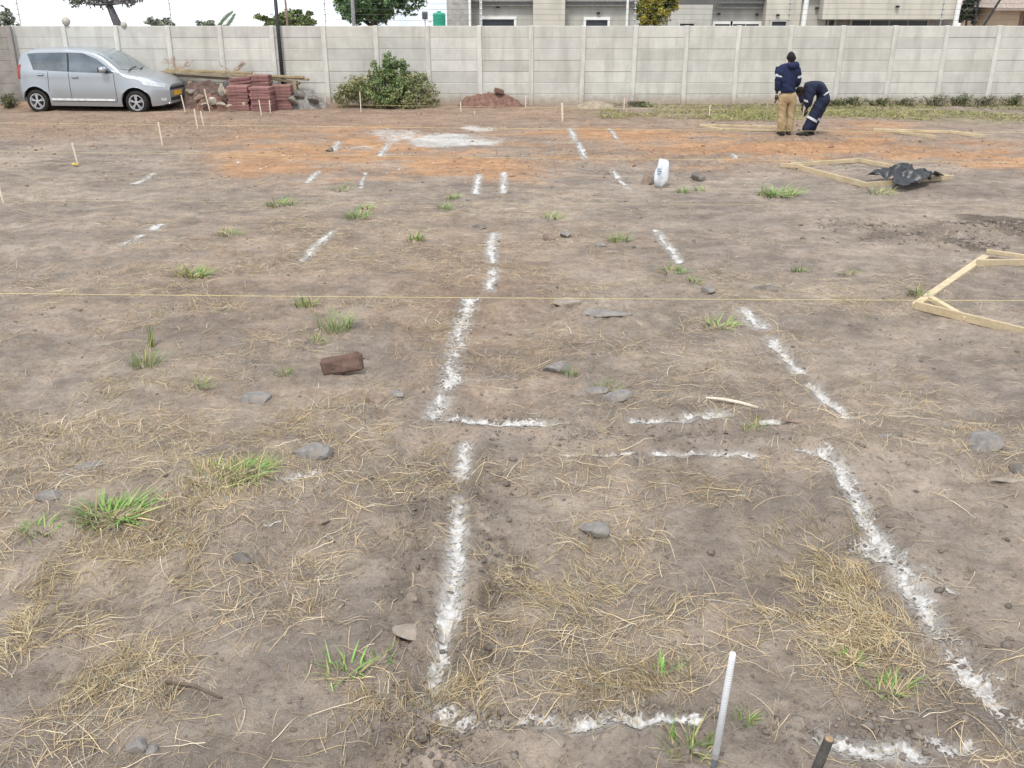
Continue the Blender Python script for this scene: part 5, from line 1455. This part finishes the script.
# ------------------------------------------------------------------ people
def skin(name, chains, mt, parent, sub=2, root=0):
    """chains: dict of joints {name:(x,y,z,r)} plus edge list -> smooth skinned mesh"""
    joints, edges = chains
    keys = list(joints); ix = {k: i for i, k in enumerate(keys)}
    me = bpy.data.meshes.new(name)
    me.from_pydata([joints[k][:3] for k in keys], [(ix[a], ix[b]) for a, b in edges], [])
    o = bpy.data.objects.new(name, me); COL.objects.link(o)
    m = o.modifiers.new('skin', 'SKIN'); m.use_smooth_shade = True
    for i, k in enumerate(keys):
        sv = me.skin_vertices[0].data[i]; rr = joints[k][3]
        sv.radius = (rr, joints[k][4] if len(joints[k]) > 4 else rr)
        sv.use_root = (i == root)
    s = o.modifiers.new('sub', 'SUBSURF'); s.levels = sub + 1; s.render_levels = sub + 1
    dg = bpy.context.evaluated_depsgraph_get(); dg.update()
    nm = bpy.data.meshes.new_from_object(o.evaluated_get(dg))
    bpy.data.objects.remove(o); 
    if name in ('jacket', 'overall', 'trousers', 'hood'):
        nv = len(nm.vertices); co = np.empty(nv * 3, np.float32); no = np.empty(nv * 3, np.float32)
        nm.vertices.foreach_get('co', co); nm.vertices.foreach_get('normal', no); co = co.reshape(-1, 3); no = no.reshape(-1, 3)
        f = (fbm(co[:, 0] * 9 + co[:, 2] * 13, co[:, 1] * 9 + co[:, 2] * 5, 601, 3) - .5)
        co = co + no * (f * .034)[:, None]
        nm.vertices.foreach_set('co', co.ravel().astype(np.float32)); nm.update()
    nm.name = name; nm.materials.clear(); nm.materials.append(mt); nm.shade_smooth()
    return nm

def fingers(mb, wrist, palm_dir, side, sc=1.0, curl=.5):
    w = Vector(wrist); d = Vector(palm_dir).normalized(); s = Vector(side).normalized(); n = d.cross(s)
    mb.tube([w, w + d * .05 * sc, w + d * .095 * sc], [.026 * sc, .037 * sc, .036 * sc], 10)
    for i, L in enumerate((.068, .08, .074, .056)):
        b = w + d * .09 * sc + s * (i - 1.5) * .019 * sc
        pts = [b]; dd = d.copy()
        for k in range(3):
            dd = (dd + n * curl * .6).normalized(); pts.append(pts[-1] + dd * L * sc / 2.4)
        mb.tube(pts, [.0095 * sc, .009 * sc, .0085 * sc, .006 * sc], 6)
    b = w + d * .035 * sc - s * .03 * sc; mb.tube([b, b + (d * .6 - s * .5) * .05 * sc, b + (d * 1.1 - s * .45) * .085 * sc], [.013 * sc, .011 * sc, .007 * sc], 6)

def head_mesh(mb, c, r, fwd, upv):
    """egg shaped head with brow, nose, ears and jaw"""
    bm = bmesh.new(); bmesh.ops.create_uvsphere(bm, u_segments=24, v_segments=16, radius=1)
    f = Vector(fwd).normalized(); u = Vector(upv).normalized(); s = f.cross(u).normalized(); u = s.cross(f)
    vs = []
    for v in bm.verts:
        x, y, z = v.co   # x side, y forward, z up
        k = 1 - .22 * max(0, -z)        # jaw narrower
        yy = y * (1.0 + .08 * (z > .1) * (y < 0)); 
        nose = .16 * math.exp(-((x / .16) ** 2 + ((z + .12) / .2) ** 2)) * (y > 0)
        eye = -.06 * (math.exp(-(((x - .36) / .14) ** 2 + ((z - .05) / .1) ** 2)) + math.exp(-(((x + .36) / .14) ** 2 + ((z - .05) / .1) ** 2))) * (y > 0)
        mouth = -.03 * math.exp(-((x / .25) ** 2 + ((z + .48) / .05) ** 2)) * (y > 0)
        ear = .14 * math.exp(-(((y + .02) / .12) ** 2 + (z / .22) ** 2)) * (1 if abs(x) > .8 else 0)
        p = Vector(c) + s * (x * (r * .80) * k + math.copysign(ear * r, x)) + f * ((yy * .98 * k + nose + eye + mouth) * r) + u * (z * 1.18 * r)
        vs.append(p)
    bm.verts.index_update()
    mb.add(vs, [[v.index for v in fc.verts] for fc in bm.faces]); bm.free()

def add_mesh(mb, me):
    mb.add([v.co[:] for v in me.vertices], [list(p.vertices) for p in me.polygons])

SKIN = mat('brown skin', (.085, .05, .036), .5, var=.1, scale=10)
HAIR = mat('black cropped hair', (.018, .016, .015), .9, var=.3, scale=60, bump=.004, bscale=200)
NAVY = mat('navy cotton', (.013, .020, .058), .85, var=.25, scale=9, bump=.012, bscale=11)
NAVY2 = mat('dark navy overall cloth', (.015, .021, .046), .85, var=.25, scale=9, bump=.012, bscale=11)
KHAKI = mat('khaki cotton', (.37, .275, .155), .85, var=.14, scale=7, bump=.012, bscale=9)
SHOE = mat('dark work shoe', (.03, .028, .027), .7, var=.2, scale=20, dirt=(.13, .09, .06, .5))
REFL = mat('silver reflective tape', (.52, .54, .57), .45, var=.06)

def band(mb, a, b, r, w=.05):
    a = Vector(a); b = Vector(b); d = (b - a).normalized(); mb.tube([a - d * w / 2, a + d * w / 2], r, 16, cap=False)

def shoe_mesh(mb, ank, fwd, L=.27):
    a = Vector(ank); f = Vector(fwd); f.z = 0; f.normalize(); s = Vector((-f.y, f.x, 0))
    vs = []; n = 12
    prof = [(-.075, .030, .075), (-.05, .040, .10), (.0, .043, .105), (.06, .045, .075), (.12, .050, .058), (.165, .045, .05), (.19, .025, .035)]
    for t, w, h_ in prof:
        for k in range(n):
            an = 2 * math.pi * k / n; c_, q = math.cos(an), math.sin(an)
            vs.append(a + f * t + s * (w * math.copysign(abs(c_) ** .7, c_)) + Vector((0, 0, -a.z + .004 + h_ / 2 + h_ / 2 * math.copysign(abs(q) ** .7, q))))
    fs = [(i * n + k, i * n + (k + 1) % n, (i + 1) * n + (k + 1) % n, (i + 1) * n + k) for i in range(len(prof) - 1) for k in range(n)]
    fs.append(tuple(range(n))[::-1]); fs.append(tuple((len(prof) - 1) * n + k for k in range(n)))
    mb.add(vs, fs)

def lean(rt, k):
    def walk(o):
        for c in o.children:
            if c.type == 'MESH':
                for v in c.data.vertices: v.co.x -= k * v.co.z
            walk(c)
    walk(rt)

def grow(J, f): return {k: (*v[:3], *[r * f for r in v[3:]]) for k, v in J.items()}

def person_standing():
    b = G(787, 135.5); rt = empty('person', (b.x, b.y, b.z)); tag(rt, 'man standing with his back turned in navy hooded jacket and khaki trousers', 'person')
    J = dict(pelvis=(.0, 0, .92, .13, .10), spine=(.015, 0, 1.12, .13, .095), chest=(.03, -.01, 1.33, .155, .105), neck=(.05, 0, 1.50, .062), top=(.06, .01, 1.58, .06),
             shL=(-.16, 0, 1.40, .07), elL=(-.22, -.03, 1.13, .046), wrL=(-.235, .01, .885, .032), shR=(.215, 0, 1.39, .07), elR=(.27, .03, 1.13, .046), wrR=(.17, .2, 1.02, .032),
             hipL=(-.085, 0, .86, .09), knL=(-.11, .01, .48, .058), anL=(-.115, 0, .09, .042), hipR=(.095, 0, .86, .09), knR=(.055, .02, .48, .058), anR=(.04, .02, .09, .042))
    E = [('pelvis', 'spine'), ('spine', 'chest'), ('chest', 'neck'), ('neck', 'top'), ('chest', 'shL'), ('shL', 'elL'), ('elL', 'wrL'), ('chest', 'shR'), ('shR', 'elR'), ('elR', 'wrR'), ('pelvis', 'hipL'), ('hipL', 'knL'), ('knL', 'anL'), ('pelvis', 'hipR'), ('hipR', 'knR'), ('knR', 'anR')]
    mb = MB(); add_mesh(mb, skin('body', (J, E), SKIN, rt)); head_mesh(mb, (.085, .02, 1.635), .112, (.25, 1, -.05), (0, 0, 1))
    fingers(mb, (-.235, .01, .87), (.0, .12, -1), (0, -1, -.1), 1.05, .35); fingers(mb, (.17, .2, 1.02), (-.6, .7, -.2), (0, .2, 1), .95, .6)
    mb.build('body', SKIN, rt, True)
    hb = MB(); head_mesh(hb, (.084, .017, 1.637), .1135, (.25, 1, -.05), (0, 0, 1))
    cut = MB(); keepf = [f for f in hb.f if sum((hb.v[i][2] - 1.60) - .55 * max(0, hb.v[i][1] - .0) for i in f) / len(f) > 0.0]
    cut.add(hb.v, keepf); cut.build('hair', HAIR, rt, True)
    Jj = dict(chest=(.03, -.01, 1.30, .205, .15), spine=(.02, 0, 1.12, .195, .15), pelvis=(.01, 0, .97, .205, .155), hem=(.01, 0, .90, .19, .145), neck=(.055, 0, 1.535, .105),
              shL=(-.15, 0, 1.36, .112), elL=(-.195, -.03, 1.13, .088), wrL=(-.23, .0, .94, .068), shR=(.205, 0, 1.355, .112), elR=(.235, .03, 1.14, .09), wrR=(.17, .17, 1.04, .064))
    Ej = [('chest', 'spine'), ('spine', 'pelvis'), ('pelvis', 'hem'), ('chest', 'neck'), ('chest', 'shL'), ('shL', 'elL'), ('elL', 'wrL'), ('chest', 'shR'), ('shR', 'elR'), ('elR', 'wrR')]
    mb = MB(); add_mesh(mb, skin('jacket', (grow(Jj, 1.06), Ej), NAVY, rt)); jo = mb.build('jacket', NAVY, rt, True)
    Jh = dict(a=(-.05, -.07, 1.50, .07, .06), b=(.06, -.14, 1.47, .10, .08), c=(.16, -.10, 1.50, .095, .075), d=(.19, -.01, 1.52, .06)); Eh = [('a', 'b'), ('b', 'c'), ('c', 'd')]
    mb = MB(); add_mesh(mb, skin('hood', (Jh, Eh), NAVY, rt)); mb.build('hood', NAVY, jo, True)
    mb = MB(); band(mb, (-.168, -.012, 1.265), (-.195, -.03, 1.13), .101, .055); mb.build('sleeve_band', REFL, jo, True)
    mb = MB(); band(mb, (.215, .01, 1.265), (.235, .03, 1.13), .102, .055); mb.build('sleeve_band', REFL, jo, True)
    Jt = dict(pelvis=(.005, 0, .87, .20, .15), waist=(.0, 0, .98, .17, .13), hipL=(-.10, 0, .76, .13), knL=(-.125, .01, .46, .098), anL=(-.135, 0, .055, .086), hipR=(.11, 0, .76, .125), knR=(.085, .02, .46, .094), anR=(.045, .02, .055, .083))
    Et = [('waist', 'pelvis'), ('pelvis', 'hipL'), ('hipL', 'knL'), ('knL', 'anL'), ('pelvis', 'hipR'), ('hipR', 'knR'), ('knR', 'anR')]
    mb = MB(); add_mesh(mb, skin('trousers', (Jt, Et), KHAKI, rt)); mb.build('trousers', KHAKI, rt, True)
    for a in (J['anL'], J['anR']):
        mb = MB(); shoe_mesh(mb, a[:3], (.1 if a[0] > 0 else -.25, 1, 0)); mb.build('shoe', SHOE, rt, True)
    lean(rt, .105)
person_standing()

def person_bending():
    b = G(806, 135.5); rt = empty('person', (b.x, b.y, b.z)); tag(rt, 'man bending forward in dark navy overalls with silver bands holding a white peg', 'person')
    J = dict(pelvis=(.42, .04, .91, .10, .09), spine=(.34, .07, 1.03, .09, .09), chest=(.17, .13, 1.05, .11, .10), neck=(.02, .20, 1.0, .06), top=(-.03, .23, .95, .055),
             shL=(.08, -.03, 1.03, .07), elL=(.03, -.08, .80, .048), wrL=(.0, .0, .56, .032), shR=(.10, .31, 1.04, .07), elR=(-.02, .30, .82, .046), wrR=(-.05, .12, .62, .03),
             hipL=(.38, -.04, .82, .08), knL=(.18, -.03, .48, .062), anL=(-.04, -.03, .10, .043), hipR=(.42, .13, .82, .08), knR=(.30, .12, .48, .062), anR=(.14, .10, .10, .043))
    E = [('pelvis', 'spine'), ('spine', 'chest'), ('chest', 'neck'), ('neck', 'top'), ('chest', 'shL'), ('shL', 'elL'), ('elL', 'wrL'), ('chest', 'shR'), ('shR', 'elR'), ('elR', 'wrR'), ('pelvis', 'hipL'), ('hipL', 'knL'), ('knL', 'anL'), ('pelvis', 'hipR'), ('hipR', 'knR'), ('knR', 'anR')]
    mb = MB(); add_mesh(mb, skin('body', (J, E), SKIN, rt)); head_mesh(mb, (-.05, .27, .90), .108, (-.55, .2, -.8), (-.75, .2, .6))
    fingers(mb, (.0, .0, .56), (-.12, .12, -1), (.3, -1, 0), .95, .5); fingers(mb, (-.05, .12, .62), (-.2, -.3, -1), (.3, 1, 0), .95, .5)
    mb.build('body', SKIN, rt, True)
    hb = MB(); head_mesh(hb, (-.05, .272, .905), .111, (-.55, .2, -.8), (-.75, .2, .6)); cut = MB()
    keepf = [f for f in hb.f if sum(hb.v[i][2] - .90 for i in f) / len(f) > -.01]; cut.add(hb.v, keepf); cut.build('hair', HAIR, rt, True)
    Jo = dict(pelvis=(.41, .04, .90, .185, .18), spine=(.34, .07, 1.03, .20, .19), chest=(.17, .12, 1.05, .20, .185), neck=(.04, .19, 1.0, .10),
              shL=(.08, -.02, 1.02, .135), elL=(.03, -.06, .82, .110), wrL=(.005, -.01, .60, .075), shR=(.10, .30, 1.02, .12), elR=(-.01, .30, .84, .10), wrR=(-.04, .16, .68, .08),
              hipL=(.35, -.05, .78, .155), knL=(.18, -.03, .48, .118), anL=(-.045, -.03, .06, .088), hipR=(.41, .13, .78, .145), knR=(.30, .12, .48, .112), anR=(.13, .10, .06, .085))
    Eo = [('pelvis', 'spine'), ('spine', 'chest'), ('chest', 'neck'), ('chest', 'shL'), ('shL', 'elL'), ('elL', 'wrL'), ('chest', 'shR'), ('shR', 'elR'), ('elR', 'wrR'),
          ('pelvis', 'hipL'), ('hipL', 'knL'), ('knL', 'anL'), ('pelvis', 'hipR'), ('hipR', 'knR'), ('knR', 'anR')]
    mb = MB(); add_mesh(mb, skin('overall', (grow(Jo, 1.05), Eo), NAVY2, rt)); jo = mb.build('overall', NAVY2, rt, True)
    mb = MB(); band(mb, (.02, -.04, .76), (.012, -.028, .69), .096, .045); mb.build('sleeve_band', REFL, jo, True)
    mb = MB(); mb.tube([(.33, -.158, .875), (.385, -.158, .92), (.435, -.145, .95)], .018, 8); mb.build('waist_band', REFL, jo, True)
    mb = MB(); band(mb, (.115, -.03, .36), (.18, -.03, .48), .128, .055); mb.build('shin_band', REFL, jo, True)
    mb = MB(); band(mb, (.252, .115, .36), (.30, .12, .48), .122, .055); mb.build('shin_band', REFL, jo, True)
    for a in (J['anL'], J['anR']):
        mb = MB(); shoe_mesh(mb, a[:3], (-.95, .35, 0)); mb.build('shoe', SHOE, rt, True)
    lean(rt, .10)
person_bending()
# white peg held between the men
p = G(800.5, 136); hz = at(801, 92, p.y)
mb = MB(); mb.tube([(0, 0, .42), (.02, 0, hz.z - p.z)], .018, 8); o = mb.build('held_peg', ROD, None, True); o.location = p
tag(o, 'slim white peg held upright between the two men', 'peg')

# ------------------------------------------------------------------ sky, sun, render
world = bpy.data.worlds.new('World'); scene.world = world; world.use_nodes = True
nt = world.node_tree; nt.nodes.clear()
out = nt.nodes.new('ShaderNodeOutputWorld'); bg = nt.nodes.new('ShaderNodeBackground'); nt.links.new(bg.outputs[0], out.inputs[0])
sky = nt.nodes.new('ShaderNodeTexSky'); sky.sky_type = 'NISHITA'; sky.sun_disc = False
SUN_EL, SUN_AZ = R(58), R(200)
sky.sun_elevation = SUN_EL; sky.sun_rotation = SUN_AZ; sky.dust_density = 3.0; sky.air_density = 1.0
tc = nt.nodes.new('ShaderNodeTexCoord')
mp = nt.nodes.new('ShaderNodeMapping'); mp.inputs['Scale'].default_value = (1, 1, 3.2); 
sx = nt.nodes.new('ShaderNodeSeparateXYZ'); nt.links.new(tc.outputs['Generated'], sx.inputs[0])
mxz = nt.nodes.new('ShaderNodeMath'); mxz.operation = 'MAXIMUM'; mxz.inputs[1].default_value = .03; nt.links.new(sx.outputs[2], mxz.inputs[0])
cx_ = nt.nodes.new('ShaderNodeCombineXYZ'); nt.links.new(sx.outputs[0], cx_.inputs[0]); nt.links.new(sx.outputs[1], cx_.inputs[1]); nt.links.new(mxz.outputs[0], cx_.inputs[2])
nt.links.new(cx_.outputs[0], mp.inputs[0]); nt.links.new(cx_.outputs[0], sky.inputs['Vector'])
ns = nt.nodes.new('ShaderNodeTexNoise'); ns.inputs['Scale'].default_value = 3.2; ns.inputs['Detail'].default_value = 7; ns.inputs['Roughness'].default_value = .6; nt.links.new(mp.outputs[0], ns.inputs['Vector'])
mr = nt.nodes.new('ShaderNodeMapRange'); mr.interpolation_type = 'SMOOTHSTEP'; mr.inputs[1].default_value = .40; mr.inputs[2].default_value = .60; mr.inputs[3].default_value = .12; mr.inputs[4].default_value = 1.0
nt.links.new(ns.outputs['Fac'], mr.inputs[0])
mx = nt.nodes.new('ShaderNodeMix'); mx.data_type = 'RGBA'; nt.links.new(mr.outputs[0], mx.inputs[0]); 
mg = nt.nodes.new('ShaderNodeMix'); mg.data_type = 'RGBA'; mg.inputs[0].default_value = .7; nt.links.new(sky.outputs[0], mg.inputs[6]); mg.inputs[7].default_value = (4.2, 4.9, 5.7, 1)
nt.links.new(mg.outputs[2], mx.inputs[6]); mx.inputs[7].default_value = (8.0, 8.2, 8.5, 1)
nt.links.new(mx.outputs[2], bg.inputs[0]); bg.inputs[1].default_value = .1

sd = bpy.data.lights.new('sun', 'SUN'); sd.energy = 1.5; sd.angle = R(11); sd.color = (1, .96, .90)
so = bpy.data.objects.new('sun', sd); COL.objects.link(so)
# direction to sun: azimuth measured clockwise from +Y
dv = Vector((math.sin(SUN_AZ) * math.cos(SUN_EL), math.cos(SUN_AZ) * math.cos(SUN_EL), math.sin(SUN_EL)))
so.rotation_euler = dv.to_track_quat('Z', 'Y').to_euler()

scene.render.engine = 'CYCLES'
scene.cycles.use_denoising = True
scene.cycles.max_bounces = 5
scene.cycles.filter_width = 1.5
vs_ = scene.view_settings
vs_.view_transform = 'Standard'; vs_.look = 'None'; vs_.exposure = .88; vs_.gamma = 1; vs_.use_curve_mapping = False
